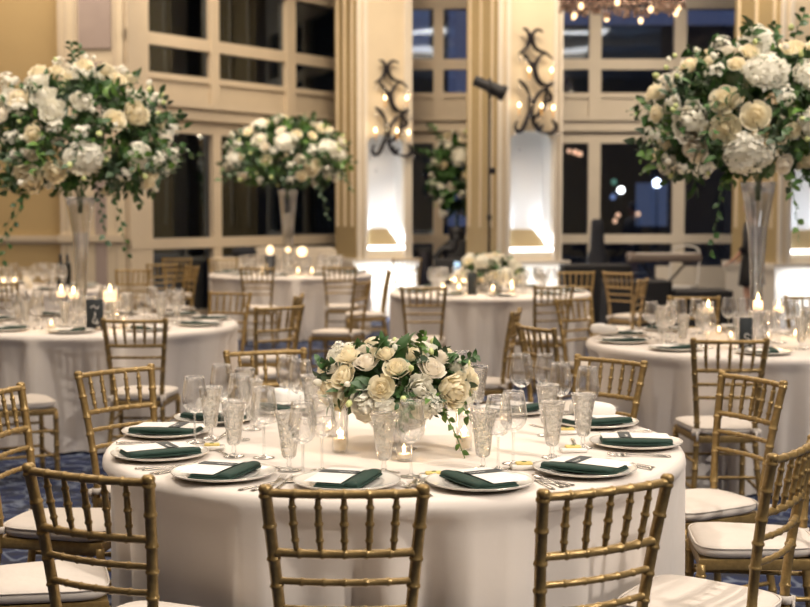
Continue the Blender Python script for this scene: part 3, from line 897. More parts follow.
def trumpet(key, loc, H, label, r0=.055, r1=.105, rmin=.034):
    t = thing('trumpet_vase', label, 'vase', loc)
    pr = [(.0001, 0), (r0 * 1.25, 0), (r0 * 1.3, .012), (r0 * .9, .022), (rmin * .8, .045), (rmin, .08), (rmin * 1.05, .2 * H), (rmin * 1.25, .45 * H), (rmin * 1.75, .72 * H), (r1 * .86, .92 * H), (r1, H)]
    inner = [(max(.0001, r - .004), z) for r, z in reversed(pr[5:])] + [(.0001, .075)]
    obj('glass_body', MB().lathe(pr + inner, 28).mesh('trumpet_vase', VASEG), t)
    w = [(max(.0001, r - .006), z) for r, z in pr[5:9]]
    obj('water', MB().lathe([(.0001, .082)] + w + [(.0001, w[-1][1])], 20).mesh('vase_water', WATER), t)
    return t

# low flowers on the near table -----------------------------------
pc = P(397, 449, TH)
t = thing('glass_pedestal_bowl', 'clear footed glass bowl holding the low white flowers, near table', 'vase', (pc.x, pc.y, TH + .001))
obj('glass_bowl', MB().lathe([(.0001, .0), (.065, 0), (.066, .004), (.02, .012), (.012, .02), (.012, .045), (.03, .055), (.085, .075), (.105, .105), (.108, .135), (.104, .135), (.10, .107), (.08, .08), (.0001, .06)], 32).mesh('pedestal_bowl', VASEG), t)
obj('water', MB().lathe([(.0001, .064), (.075, .082), (.094, .105), (.0001, .105)], 24).mesh('bowl_water', WATER), t)
arrangement('low arrangement of white roses and hydrangeas on the near table', None, (pc.x, pc.y, TH + .128), .235, .21, .115, .09, 3, 9, 36, 14, 14, 80, 21, leafs=(.040, .0125), cut=-.55, sc=.6, rmul=.74, gap=.88,
            big=[((-.85, -.45, -.2), 'p', .85), ((-.45, -.9, -.45), 'p', .95), ((-.15, -.95, -.5), 'h', .62), ((.78, -.6, -.1), 'p', .95), ((.42, -.9, -.45), 'h', .62), ((.30, -.9, -.02), 'p', .8), ((-.7, -.6, .25), 'r', .95), ((0, -.85, .5), 'r', .95), ((-.2, -.95, .05), 'r', .9), ((.5, -.75, .5), 'r', 1.0), ((-.4, -.6, .6), 'r', .9)],
            trails=[((.8, -.3, .5), .12, 0), ((.6, -.5, -.5), .2, 1), ((.9, -.5, -.3), .14, 1), ((-1, -.2, .5), .10, 0), ((.3, -.3, .9), .1, 1), ((-.2, -.4, .9), .09, 0), ((.05, -1, -.1), .09, 0), ((.15, -1, .1), .09, 0)])
# tall arrangements ------------------------------------------------
def tall(key, px, Y, mouth_y, label_v, label_f, seed, rx, rzz, zc, **k):
    X = XP(px, Y); top = PY(px, mouth_y, Y).z; H = top - TH
    trumpet(key, (X, Y, TH + .001), H, label_v, **k.pop('vk', {}))
    arrangement(label_f, None, (X, Y, top - .01), rx, rx * .9, rzz, zc, seed=seed, **k)
tall('t2', 81, 9.55, 197, 'tall clear trumpet vase on the left table', 'big white and green flower arrangement in the left tall vase', 31, .60, .50, .38,
     n_hyd=7, n_pe=9, n_rose=40, n_spray=30, n_bud=46, n_sprig=260, leafs=(.062, .022), rmul=1.25,
     big=[((.25, -.9, -.25), 'h', 1.55), ((-.45, -.8, -.55), 'p', 1.7), ((-.1, -.9, .35), 'p', 1.5), ((.55, -.75, .25), 'r', 1.6), ((.75, -.5, .35), 'p', 1.5), ((-.25, -.85, .6), 'p', 1.5)],
     trails=[((0, -.3, 1), .30, 0), ((.05, -.2, 1), .28, 0), ((-.5, -.5, -.6), .42, 0), ((-.45, -.6, -.6), .36, 0), ((.5, -.5, -.7), .30, 0), ((.35, -.6, -.7), .24, 2), ((-.8, -.4, .2), .3, 2), ((.9, -.2, .3), .3, 0)])
tall('t3', 757, 8.25, 182, 'tall clear trumpet vase on the right table', 'big white and green flower arrangement in the right tall vase', 37, .63, .46, .36,
     n_hyd=6, n_pe=9, n_rose=40, n_spray=28, n_bud=40, n_sprig=270, leafs=(.068, .024), rmul=1.2,
     big=[((-.30, -.9, -.45), 'h', 1.6), ((.35, -.9, -.1), 'h', 1.7), ((-.75, -.6, -.05), 'p', 1.9), ((-.15, -.9, .55), 'h', 1.5), ((-.5, -.8, .2), 'r', 1.8), ((-.25, -.95, -.0), 'r', 1.8), ((-.75, -.6, -.4), 'r', 1.8), ((-.5, -.85, -.15), 'r', 1.9), ((.3, -.8, .45), 'h', 1.4)],
     trails=[((.25, -.3, 1), .32, 0), ((.45, -.3, 1), .30, 0), ((.05, -.3, 1), .22, 0), ((-.45, -.3, .9), .2, 0), ((.3, -.7, -.6), .35, 2), ((-.5, -.6, -.8), .3, 0), ((.5, -.6, -.7), .35, 1), ((.1, -.8, -.6), .3, 1), ((-1, -.3, .0), .25, 1)])
tall('e', 288, 17.0, 190, 'tall clear trumpet vase on the farthest table', 'white and green flower arrangement in the farthest tall vase', 43, .68, .46, .40,
     n_hyd=6, n_pe=8, n_rose=30, n_spray=22, n_bud=30, n_sprig=200, leafs=(.075, .028), rmul=1.45,
     big=[((.05, -.9, .3), 'h', 1.6), ((.75, -.6, .15), 'h', 1.7), ((-.45, -.8, .4), 'p', 1.7), ((.5, -.8, -.3), 'p', 1.8)],
     trails=[((.5, -.3, 1), .25, 0), ((1, -.3, -.2), .3, 0), ((.6, -.6, -.6), .35, 2)], vk=dict(r1=.12, rmin=.05))
# low flowers on the middle rear table
pc = Vector((XP(490, 13.3), 13.3, TH))
t = thing('flower_bowl', 'low clear bowl holding white flowers on the middle rear table', 'vase', (pc.x, pc.y, TH + .001))
obj('glass_bowl', MB().lathe([(.0001, 0), (.10, 0), (.12, .03), (.125, .09), (.12, .09), (.115, .03), (.0001, .01)], 24).mesh('low_bowl', VASEG), t)
arrangement('low white flower arrangement on the middle rear table', None, (pc.x, pc.y, TH + .085), .27, .25, .15, .10, 8, 8, 22, 8, 8, 30, 51, leafs=(.05, .018), cut=-.5, sc=.5, trails=[((1, -.3, .2), .12, 0), ((-1, -.4, -.3), .12, 1)])

# ================================================================== OTHER TABLES' SETTINGS
NAMES10 = ['right side place', 'rear right place', 'rear right-centre place', 'rear left-centre place', 'rear left place', 'left side place', 'front left place', 'front left-centre place', 'front right-centre place', 'front right place']
def dress(key, tab, off, near, gl, skip=(), group=None, seed=1, ng=3):
    rnd = random.Random(seed); cx, cy, R = TABLES[key]
    for i in range(10):
        ang = off + 36 * i
        nm = NAMES10[int(((ang + 18) % 360) // 36)]
        if i in skip: continue
        place_setting(key, R - .18, ang, 1 if cos(rad(ang)) < 0 else -1, nm, tab, near, puff=False, cut=False)
        for k in range(ng):
            a = rad(ang - 11 + 9 * k) ; r = R - (.42, .47, .39)[k] + rnd.uniform(-.02, .02)
            kind = (('water_goblet', GOB if gl else GOB1, 'goblet', 'crystal water goblet'), ('wine_glass', WINE if gl else WINE1, 'wine glass', 'slim wine glass'), ('red_wine_glass', RED if gl else RED1, 'wine glass', 'wide red wine glass'))[k]
            loc = (cx + r * cos(a), cy + r * sin(a), TH + .0015)
            if gl: spawn(kind[1], kind[0], f'{kind[3]} at the {nm} of the {tab}', kind[2], loc, rnd.random())
            else: single(kind[1], kind[0], f'{kind[3]} at the {nm} of the {tab}', kind[2], loc)
dress('t2', 'left table', 270, True, True, seed=3)
dress('t3', 'right table', 262, True, True, seed=4)
dress('c', 'middle rear table', 275, False, False, seed=5)
dress('e', 'farthest table', 265, False, False, seed=6)
dress('f', 'cream wall table', 280, False, False, seed=7)
# puffed cloths on the right table's nearer left plates
for px, py, lab in ((605, 334, 'puffed white cloth on the plate at the left edge of the right table'),):
    p = P(px, py, TH + .03); single(PUFF, 'puffed_napkin', lab, 'napkin', (p.x, p.y + .03, TH + .0315), 0)

# table signs
SLATE = mat('slate_sign', (.014, .019, .022), .6)
def sign(px, py, Y, w, h, label, rz, strokes):
    p = Vector((XP(px, Y), Y, TH + .002))
    t = thing('table_sign', label, 'sign', p, rz)
    obj('board', MB().bbox((0, 0, h / 2), (w, .006, h), .002, 1).mesh('sign_board', SLATE), t)
    m = MB()
    for pts in strokes:
        m.tube(smooth_path([(x * w, -.0036, h * z) for x, z in pts], 5), .0022, 5)
    obj('white_numeral', m.mesh('sign_numeral', CARD), t)
    obj('stand', MB().bbox((0, .02, .004), (w * .8, .05, .008), .002, 1).mesh('sign_stand', WOODB), t)
sign(94, 326, 8.98, .11, .20, 'small slate table sign with white lettering on the left table', .08,
     [[(-.25, .72), (-.05, .80), (.1, .70), (.25, .78)], [(.0, .60), (.02, .5)], [(.05, .52), (-.12, .26), (.25, .26)], [(.12, .38), (.12, .14)]])
sign(747, 332, 7.72, .075, .18, 'narrow slate table sign with white numeral on the right table', .12,
     [[(.3, .45), (.0, .50), (-.1, .40), (.25, .32), (.3, .20), (-.1, .16)]])
# candles: left table
def goblet_candle(px, py, Y, label, h=.30, cup=.052, cuph=.11):
    X = XP(px, Y); t = thing('candle_stand', label, 'candle holder', (X, Y, TH + .001))
    z0 = h - cuph
    obj('glass_stem', MB().lathe([(.0001, 0), (.05, 0), (.05, .004), (.014, .012), (.009, .04), (.016, z0 * .4), (.009, z0 * .6), (.010, z0 * .9), (.02, z0)], 16).mesh('candle_stem', GLASS), t)
    obj('glass_cup', MB().lathe([(.0001, z0), (cup * .8, z0), (cup, z0 + .02), (cup, h), (cup - .003, h), (cup - .004, z0 + .02), (.0001, z0 + .006)], 20).mesh('candle_cup', GLASS), t)
    w = obj('wax', MB().lathe([(.0001, z0 + .006), (cup * .84, z0 + .012), (cup * .84, h - .035), (cup * .4, h - .038), (.0001, h - .038)], 16).mesh('pillar_wax', mat('glowing_wax', (.95, .80, .55), .5, emit=(1, .68, .36), estr=1.8)), t)
    obj('flame', FL1, w, (0, 0, h - .038), sc=1.6)
    cand_light((X, Y, TH + h + .0), 2.0)
goblet_candle(109.5, 318, 9.25, 'tall stemmed glass holding a lit pillar candle, left table', .275)
goblet_candle(60.5, 300, 9.35, 'stemmed glass with a glowing candle left of the left vase', .265, .035, .075)
goblet_candle(73, 300, 9.25, 'stemmed glass with a glowing candle in front of the left vase', .262, .038, .075)
for px, Y, lab in ((50, 8.95, 'gold lit votive at the left table front, under the vase'), (123, 9.1, 'lit votive right of the slate sign, left table'), (98, 9.0, 'small lit votive at the foot of the slate sign, left table')):
    votive((XP(px, Y), Y, TH + .001), lab, r=.03, h=.085 if px != 98 else .04, wax=.04 if px != 98 else .02); cand_light((XP(px, Y), Y, TH + .09), .8)
for px, lab in ((3, 'first'), (28, 'second'), (14, 'third')):
    votive((XP(px, 13.6 + px * .01), 13.6 + px * .01, TH + .001), f'lit votive on the table by the cream wall, {lab} from the left' if lab != 'third' else 'lit votive between two others on the table by the cream wall', r=.045, h=.12, wax=.07, fs=1.8)
# right table
for px, Y, lab in ((709, 8.1, 'lit candle in a tall glass left of the right vase'), (779.5, 8.15, 'lit candle in a tall glass right of the right vase')):
    goblet_candle(px, 0, Y, lab, .245, .034, .07)
pX = XP(757, 8.02)
t = thing('crystal_candle_block', 'square cut crystal block with lit candle at the foot of the right vase', 'candle holder', (pX, 7.98, TH + .001), .2)
obj('crystal_block', MB().bbox((0, 0, .10), (.095, .095, .20), .008, 2).mesh('crystal_block', CRYS), t)
w = obj('wax', MB().lathe([(.0001, .205), (.026, .205), (.026, .255), (.0001, .254)], 14).mesh('block_wax', bpy.data.materials['glowing_wax']), t)
obj('flame', FL1, w, (0, 0, .255), sc=1.5); cand_light((pX, 7.9, TH + .30), 1.5)
for px, py, lab in ((719, 334, 'tealight left of the slate sign on the right table'), (731, 340, 'tealight behind the gold chair back, right table'), (795, 338, 'tealight at the right edge of the photo, right table')):
    p = P(px, py, TH); votive((p.x, p.y, TH + .001), lab, r=.022, h=.03, wax=.016); cand_light((p.x, p.y, TH + .05), .5)
# farthest table and middle rear table candles
t = thing('candlestick', 'dark candlestick with a lit bulb-shaped candle on the farthest table', 'candle holder', (XP(270, 16.6), 16.6, TH + .001))
obj('holder', MB().lathe([(.0001, 0), (.085, 0), (.085, .02), (.06, .04), (.065, .24), (.0001, .24)], 16).mesh('dark_holder', BLACK), t)
obj('flame', MB().sphere((0, 0, .295), .046, 12, 8, (1, 1, 1.35)).mesh('bulb_flame', emis('soft_bulb', (1, .78, .50), 1.5)), t)
for px, z, r, lab in ((302, .28, .062, 'round glowing globe candle right of the vase, farthest table'), (288, .30, .034, 'glowing candle at the foot of the vase, farthest table')):
    t = thing('globe_candle', lab, 'candle', (XP(px, 16.65), 16.65, TH + .001))
    obj('glass_stem', MB().lathe([(.0001, 0), (.06, 0), (.06, .01), (.012, .02), (.012, z - r)], 12).mesh('globe_stem', GLASS), t)
    obj('globe', MB().sphere((0, 0, z), r, 14, 10).mesh('globe', bpy.data.materials['soft_bulb']), t)
for px, Y, lab in ((262, 16.55, 'tealight left on the farthest table'), (312, 16.55, 'tealight right of the globe candle, farthest table'), (298, 16.5, 'tealight below the globe candle, farthest table')):
    votive((XP(px, Y), Y, TH + .001), lab, r=.04, h=.07, wax=.04, fs=1.8); cand_light((XP(px, Y), Y, TH + .15), 1)
for px, Y, lab in ((459, 12.9, 'lit votive left of the low flowers, middle rear table'), (493, 12.6, 'lit votive in front of the low flowers, middle rear table'), (443, 12.9, 'lit votive at the left, middle rear table'), (512, 12.8, 'lit votive right of the low flowers, middle rear table')):
    votive((XP(px, Y), Y, TH + .001), lab, r=.035, h=.09, wax=.05, fs=1.6); cand_light((XP(px, Y), Y, TH + .12), 1)
t = thing('table_sign', 'dark table sign beside the low flowers on the middle rear table', 'sign', (XP(472, 12.75), 12.75, TH + .001), .1)
obj('board', MB().bbox((0, 0, .10), (.085, .008, .20), .002, 1).mesh('sign_board', bpy.data.materials['slate_sign']), t)

# ================================================================== CHAIRS
ch = 'gold chiavari chair '
chair2(267, 485.5, 421.5, 485.5, ch + 'at the front middle of the near table, back to camera')
chair2(28, 464, 149, 476, ch + 'at the front left of the near table, turned slightly')
chair2(544, 490, 667, 475, ch + 'at the front right of the near table, back to camera')
put_chair(Vector((1.055, 3.765, 0)), atan2(.30, .19), ch + 'largest at the right edge, back partly outside the photo', push=0.0)
chair2(723, 371, 783, 381, ch + 'right of the near table, angled towards it', flip=True)
chair2(578, 354.5, 644, 361, ch + 'behind the right glass cluster of the near table', flip=True)
chair2(77, 372, 152, 364, ch + 'left of the near table, angled, before the left table', flip=True)
chair2(224, 351, 306, 348, ch + 'behind the left glass cluster of the near table', flip=True)
put_chair(Vector((-1.443, 4.94, 0)), rad(-99), ch + 'cut off by the left edge, halfway down')
put_chair(Vector((-1.34, 4.05, 0)), rad(-74), ch + 'mostly outside the left edge, its seat behind the front left chair')
put_chair(Vector((1.42, 4.62, 0)), rad(84), ch + 'with its post at the right edge and seat between two other seats')
# rear tables
chair2(104, 318.5, 165, 318.5, ch + 'with its back to us at the front of the left table')
put_chair(Vector((-2.47, 7.90, 0)), rad(-62), ch + 'at the left edge, only its seat showing before the left table')
chair1(229, 292, 245, ch + 'behind the right side of the left table, facing us')
chair1(279.5, 306, 128, ch + 'turned away, between the left table and the near table flowers')
chair1(299, 295, 176, ch + 'seen edge-on beyond the turned chair behind the near table')
chair2(686.5, 337.5, 769, 337.5, ch + 'with its back to us at the front of the right table', back=.05)
chair2(402.5, 286.5, 445, 286.5, ch + 'back to us at the front left of the middle rear table')
chair2(533, 286, 575, 285, ch + 'back to us at the front right of the middle rear table')
chair1(573.5, 298, -50, ch + 'angled left of the right table, behind the corner chair')
chair1(516, 310, 168, ch + 'seen nearly edge-on right of the middle rear table')
chair1(546, 325.5, 27, ch + 'angled, nearest of those between middle rear and right tables')
chair1(694, 296, -92, ch + 'facing us behind the right table, left of the vase')
chair1(811, 296, -95, ch + 'facing us behind the right table, at the right edge')
chair1(617.5, 272, 42, 'tan wooden chiavari chair in the aisle, left one of two side by side', None, CHAIRB)
chair1(634, 279, 158, 'tan wooden chiavari chair in the aisle, right one of two side by side', None, CHAIRB)
chair2(241, 267.5, 273, 267.5, ch + 'with its back to us at the farthest table, left one')
chair2(324.5, 266.6, 355, 266.6, ch + 'with its back to us at the farthest table, right one')
chair1(363, 281, 160, ch + 'sideways between the farthest and middle rear tables')
chair1(389, 270, 185, ch + 'edge-on in front of the glowing column base')
chair1(407, 258.5, 95, ch + 'small and far, right of the glowing column base')
chair1(224, 258.5, -75, ch + 'facing us behind the left of the farthest table')
chair1(162, 263.5, 120, ch + 'tilted, first of three below the left windows')
chair1(177, 258, -80, ch + 'middle of three below the left windows')
chair1(192, 266, -150, ch + 'sideways, last of three below the left windows')
chair1(49, 267.3, -85, ch + 'facing us at the table by the cream wall, under the bottles')
chair1(107, 270, -95, ch + 'behind the lit pillar candle, beyond the left table')
chair1(564, 272, -100, ch + 'facing us behind the middle rear table, right side')
chair1(2, 282, 60, ch + 'at the table by the cream wall, left edge of the photo')

# ================================================================== ROOM SHELL
def st(name, m, mtl, parent=None, loc=(0, 0, 0), rz=0, smooth=False, label=None):
    o = obj(name, m.mesh(name, mtl, smooth), parent, loc, (0, 0, rz))
    if not parent: o['kind'] = 'structure'
    if label: o['label'] = label
    return o
RX, RYF, RYB, RH = 8.6, 26.0, -5.0, 6.2
st('floor', MB().box((0, (RYF + RYB) / 2, -.05), (2 * RX + .4, RYF - RYB + .4, .1)), CARPET)
st('ceiling', MB().box((0, (22.4 + RYB) / 2, RH + .05), (2 * RX + .4, 22.4 - RYB + .4, .1)), CEILM)
st('wall_right', MB().box((RX + .1, 8.7, RH / 2), (.2, 27.6, RH)), mat('unlit_taupe_wall', (.13, .12, .12), .7))  # unseen wall, colour darkened so the panes reflect it as unlit
st('wall_left', MB().box((-RX - .1, 6.7, RH / 2), (.2, 23.6, RH)), WALLM)
st('wall_rear', MB().box((0, RYB - .1, RH / 2), (2 * RX, .2, RH)), WALLM)
# cream wall at left, facing the camera
YL = 18.45
xe = XP(127, YL)
st('wall_front', MB().box(((-RX + xe) / 2, YL + .1, RH / 2), (RX + xe, .2, RH)), WALLM)
st('trim_1', MB().box(((-RX + xe) / 2, YL - .03, 1.17), (RX + xe, .06, .07)).box(((-RX + xe) / 2, YL - .015, 1.12), (RX + xe, .03, .05)), TRIMM)
st('baseboard_front', MB().box(((-RX + xe) / 2, YL - .02, .09), (RX + xe, .04, .18)), TRIMM)
pl = st('trim_2', MB().box((XP(96, YL), YL - .09, RH / 2), (XP(127, YL) - XP(63, YL), .16, RH)), COLM)
for a, b, z0, z1 in ((85, 117, 3.62, RH), (99, 110, .5, 3.45)):
    st('mauve_panel', MB().box(((XP(a, YL) + XP(b, YL)) / 2, YL - .185, (z0 + z1) / 2), (XP(b, YL) - XP(a, YL), .03, z1 - z0)), MAUVE, pl)
for a in (66, 72, 81, 120): st('moulding', MB().box((XP(a, YL), YL - .18, RH / 2), (.035, .03, RH)), TRIMM, pl)
st('rail_moulding', MB().box((XP(95, YL), YL - .2, 1.17), (XP(128, YL) - XP(62, YL), .06, .09)), TRIMM, pl)

# windows: a wall of panes, ledge and lower lights
WH = dict(top=4.65, t1=3.88, t0=3.72, us=3.30, lh1=2.98, lh0=2.66, ls1=1.16, ls0=1.02)
def window(n, A, B, mulls_up, mulls_lo, low_rail=True, mt=TRIMM):
    """A, B ground points; mulls = list of (s0, s1) along A->B in metres"""
    A = Vector(A); B = Vector(B); d = (B - A); L = d.length; rz = atan2(d.y, d.x)
    root = bpy.data.objects.new(f'window_{n}', None); COL.objects.link(root); root['kind'] = 'structure'
    root.location = (A.x, A.y, 0); root.rotation_euler = (0, 0, rz)
    def bx(m, s0, s1, z0, z1, y0=-.06, y1=.06): m.box(((s0 + s1) / 2, (y0 + y1) / 2, (z0 + z1) / 2), (s1 - s0, y1 - y0, z1 - z0))
    f = MB()
    bx(f, 0, L, WH['t0'], WH['t1']); bx(f, 0, L, WH['us'] - .02, WH['us'] + .06)
    bx(f, 0, L, WH['ls0'], WH['ls1'], -.09, .06); bx(f, 0, L, WH['top'], RH, -.1, .1)
    bx(f, 0, L, 0, .16)
    st('window_frame', f, mt, root)
    sp = MB(); bx(sp, 0, L, WH['lh1'], WH['us'], -.02, .05); st('spandrel', sp, mt, root)
    led = MB(); bx(led, 0, L, WH['lh0'] + .10, WH['lh1'], -.16, .06); bx(led, 0, L, WH['lh1'] - .06, WH['lh1'], -.22, .06); bx(led, 0, L, WH['lh0'] - .08, WH['lh0'] + .10, -.07, .06)
    st('ledge', led, mt, root)
    for s0, s1 in mulls_up:
        m = MB(); bx(m, s0, s1, WH['lh1'], WH['top'], -.08, .06); st('mullion', m, mt, root)
    for s0, s1 in mulls_lo:
        m = MB(); bx(m, s0, s1, 0, WH['lh0'], -.08, .06); st('mullion', m, mt, root)
    for z0, z1, mu in ((WH['t1'], WH['top'], mulls_up), (WH['us'], WH['t0'], mulls_up), (WH['ls1'], WH['lh0'], mulls_lo), (.16, WH['ls0'], mulls_lo)):
        e = [0.0]
        for s0, s1 in mu: e += [s0, s1]
        e.append(L)
        for k in range(0, len(e), 2):
            if e[k + 1] - e[k] < .05: continue
            m = MB(); bx(m, e[k], e[k + 1], z0, z1, .0, .012); st('pane', m, PANE, root)
    return root
def s_on(A, B, px):
    A = Vector(A); B = Vector(B); k = (px - CX) / F; d = (B - A)
    t = (k * A.y - A.x) / (d.x - k * d.y); return t * d.length
WA, WB = (XP(127, 18.3), 18.3), (XP(340, 22.05), 22.05)
S = lambda a, b: (s_on(WA, WB, a), s_on(WA, WB, b))
window(1, WA, WB, [S(127, 147), S(209, 217), S(284, 293)], [S(127, 149), S(210, 218)], mt=TRIMM)
MA, MBp = (XP(330, 22), 22.0), (XP(500, 22), 22.0)
S = lambda a, b: (s_on(MA, MBp, a), s_on(MA, MBp, b))
window(2, MA, MBp, [S(433, 443)], [S(433, 443)], mt=TRIMM)
MA, MBp = (XP(500, 22), 22.0), (XP(905, 22), 22.0)
S = lambda a, b: (s_on(MA, MBp, a), s_on(MA, MBp, b))
window(3, MA, MBp, [S(587, 599), S(671, 683), S(760, 772)], [S(587, 599), S(671, 683), S(760, 772)], mt=TRIMW)
st('wall_outer', MB().box(((XP(905, 22) + RX) / 2 + .05, 22.0, RH / 2), (RX - XP(905, 22) + .1, .2, RH)), WALLM)
st('trim_3', MB().box((4.6, 21.8, .42), (1.4, .06, .50)), TRIMW, label='low white panel below the right windows')

NICHEM = mat('niche_white_paint', (.80, .80, .80), .6)
# columns with lit niches
def column(n, px_c, Y, w, d, adeg, px_off=0, niche=(.18, .86), niche_z=(.98, 2.62), base_h=.78):
    """front-left corner at px_c, Y; turned by adeg"""
    root = bpy.data.objects.new(f'column_{n}', None); COL.objects.link(root); root['kind'] = 'structure'
    root.location = (XP(px_c, Y), Y, 0); root.rotation_euler = (0, 0, rad(adeg))
    x0, x1 = niche[0] * w, niche[1] * w; z0, z1 = niche_z; dep = .26
    b = MB()
    b.box((w / 2, dep + (d - dep) / 2, RH / 2), (w, d - dep, RH))              # core behind the niche
    b.box((x0 / 2, dep / 2, RH / 2), (x0, dep, RH)); b.box(((x1 + w) / 2, dep / 2, RH / 2), (w - x1, dep, RH))
    b.box(((x0 + x1) / 2, dep / 2, z0 / 2), (x1 - x0, dep, z0)); b.box(((x0 + x1) / 2, dep / 2, (z1 + RH) / 2), (x1 - x0, dep, RH - z1))
    st('shaft', b, COLM, root)
    # side face skin, its dimmer warm lighting painted into the colour
    sd = MB(); sd.box((-.006, d / 2, RH / 2), (.012, d, RH)); st('side_shade_skin', sd, COLY, root)
    for yy in (.12, d * .5, d - .12):
        st('side_moulding', MB().box((-.02, yy, RH / 2 + .6), (.03, .035, RH - 1.4)), COLM, root)
    # pilaster trims either side of the niche
    for a, bb in ((.0, .05), (x0 - .06, x0), (x1, x1 + .06), (w - .05, w)):
        st('pilaster_trim', MB().box(((a + bb) / 2, -.02, (base_h + RH) / 2), (bb - a, .04, RH - base_h)), TRIMW, root)
    # arched head of the niche
    ar = MB(); n_ = 14; cx = (x0 + x1) / 2; r = (x1 - x0) / 2
    vs = []; fs = []
    for i in range(n_ + 1):
        t = pi * i / n_; vs += [(cx + r * cos(t), -.004, z1 - .16 + .16 * sin(t)), (cx + r * cos(t), -.004, z1 + .02)]
    for i in range(n_): fs.append((i * 2, i * 2 + 1, i * 2 + 3, i * 2 + 2))
    ar.add(vs, fs); st('niche_arch', ar, COLM, root)
    # sloping sill block
    sl = MB(); sl.add([(x0 + .02, .02, z0 + .03), (x1 - .02, .02, z0 + .03), (x1 - .16, dep, z0 + .32), (x0 + .16, dep, z0 + .32), (x0 + .02, .02, z0), (x1 - .02, .02, z0), (x1 - .02, dep, z0), (x0 + .02, dep, z0)], [(0, 1, 2, 3), (4, 5, 1, 0), (1, 5, 6, 2), (0, 3, 7, 4)])
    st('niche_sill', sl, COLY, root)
    nb = MB(); nb.box(((x0 + x1) / 2, dep - .012, (z0 + z1) / 2), (x1 - x0, .02, z1 - z0)); nb.box((x0 + .008, dep / 2, (z0 + z1) / 2), (.014, dep - .03, z1 - z0)); nb.box((x1 - .008, dep / 2, (z0 + z1) / 2), (.014, dep - .03, z1 - z0)); st('niche_lining', nb, NICHEM, root)
    st('light_strip', MB().box(((x0 + x1) / 2, -.005, z0 + .02), (x1 - x0 + .04, .05, .05)), emis('led_white', (.95, .96, 1), 5), root)
    # pedestal
    pd = MB(); pd.box((w / 2, d / 2, base_h / 2), (w + .12, d + .12, base_h)); st('pedestal', pd, TRIMW, root)
    cp = MB(); cp.box((w / 2, d / 2, base_h + .03), (w + .2, d + .2, .07)); cp.box((w / 2, d / 2, base_h - .03), (w + .16, d + .16, .05)); st('pedestal_cap', cp, TRIMW, root)
    return root
def area(name, loc, rot, sx, sy, e, col, spread=None):
    l = bpy.data.lights.new(name, 'AREA'); l.shape = 'RECTANGLE'; l.size = sx; l.size_y = sy; l.energy = e; l.color = col
    if spread: l.spread = spread
    o = bpy.data.objects.new(name, l); COL.objects.link(o); o.location = loc; o.rotation_euler = rot
    return o
def col_lights(root, w, niche, z0, z1, e=14, pe=30):
    M = Matrix.Translation(root.location) @ Matrix.Rotation(root.rotation_euler.z, 4, 'Z')
    x0, x1 = niche[0] * w, niche[1] * w
    for xx in (x0 + .05, x1 - .05):
        p = M @ Vector((xx, .10, z0 + .07)); area('niche_light', p, (pi, 0, root.rotation_euler.z), .06, .16, e, (.80, .89, 1), rad(120))
    p = M @ Vector((w / 2, -.30, .70)); area('pedestal_light', M @ Vector((w / 2, -.35, .73)), (rad(20), 0, root.rotation_euler.z), w, .06, pe, (.95, .97, 1))
c1 = column(1, 357, 20.0, .853, .79, 25); col_lights(c1, .853, (.18, .86), .98, 2.62, 8, 17)
c2 = column(2, 497, 19.0, 1.0, .88, 25); col_lights(c2, 1.0, (.18, .86), .98, 2.62, 8, 9)
c3 = column(3, 777, 18.2, 1.0, 1.1, 18); col_lights(c3, 1.0, (.18, .86), .98, 2.62, 9, 12)

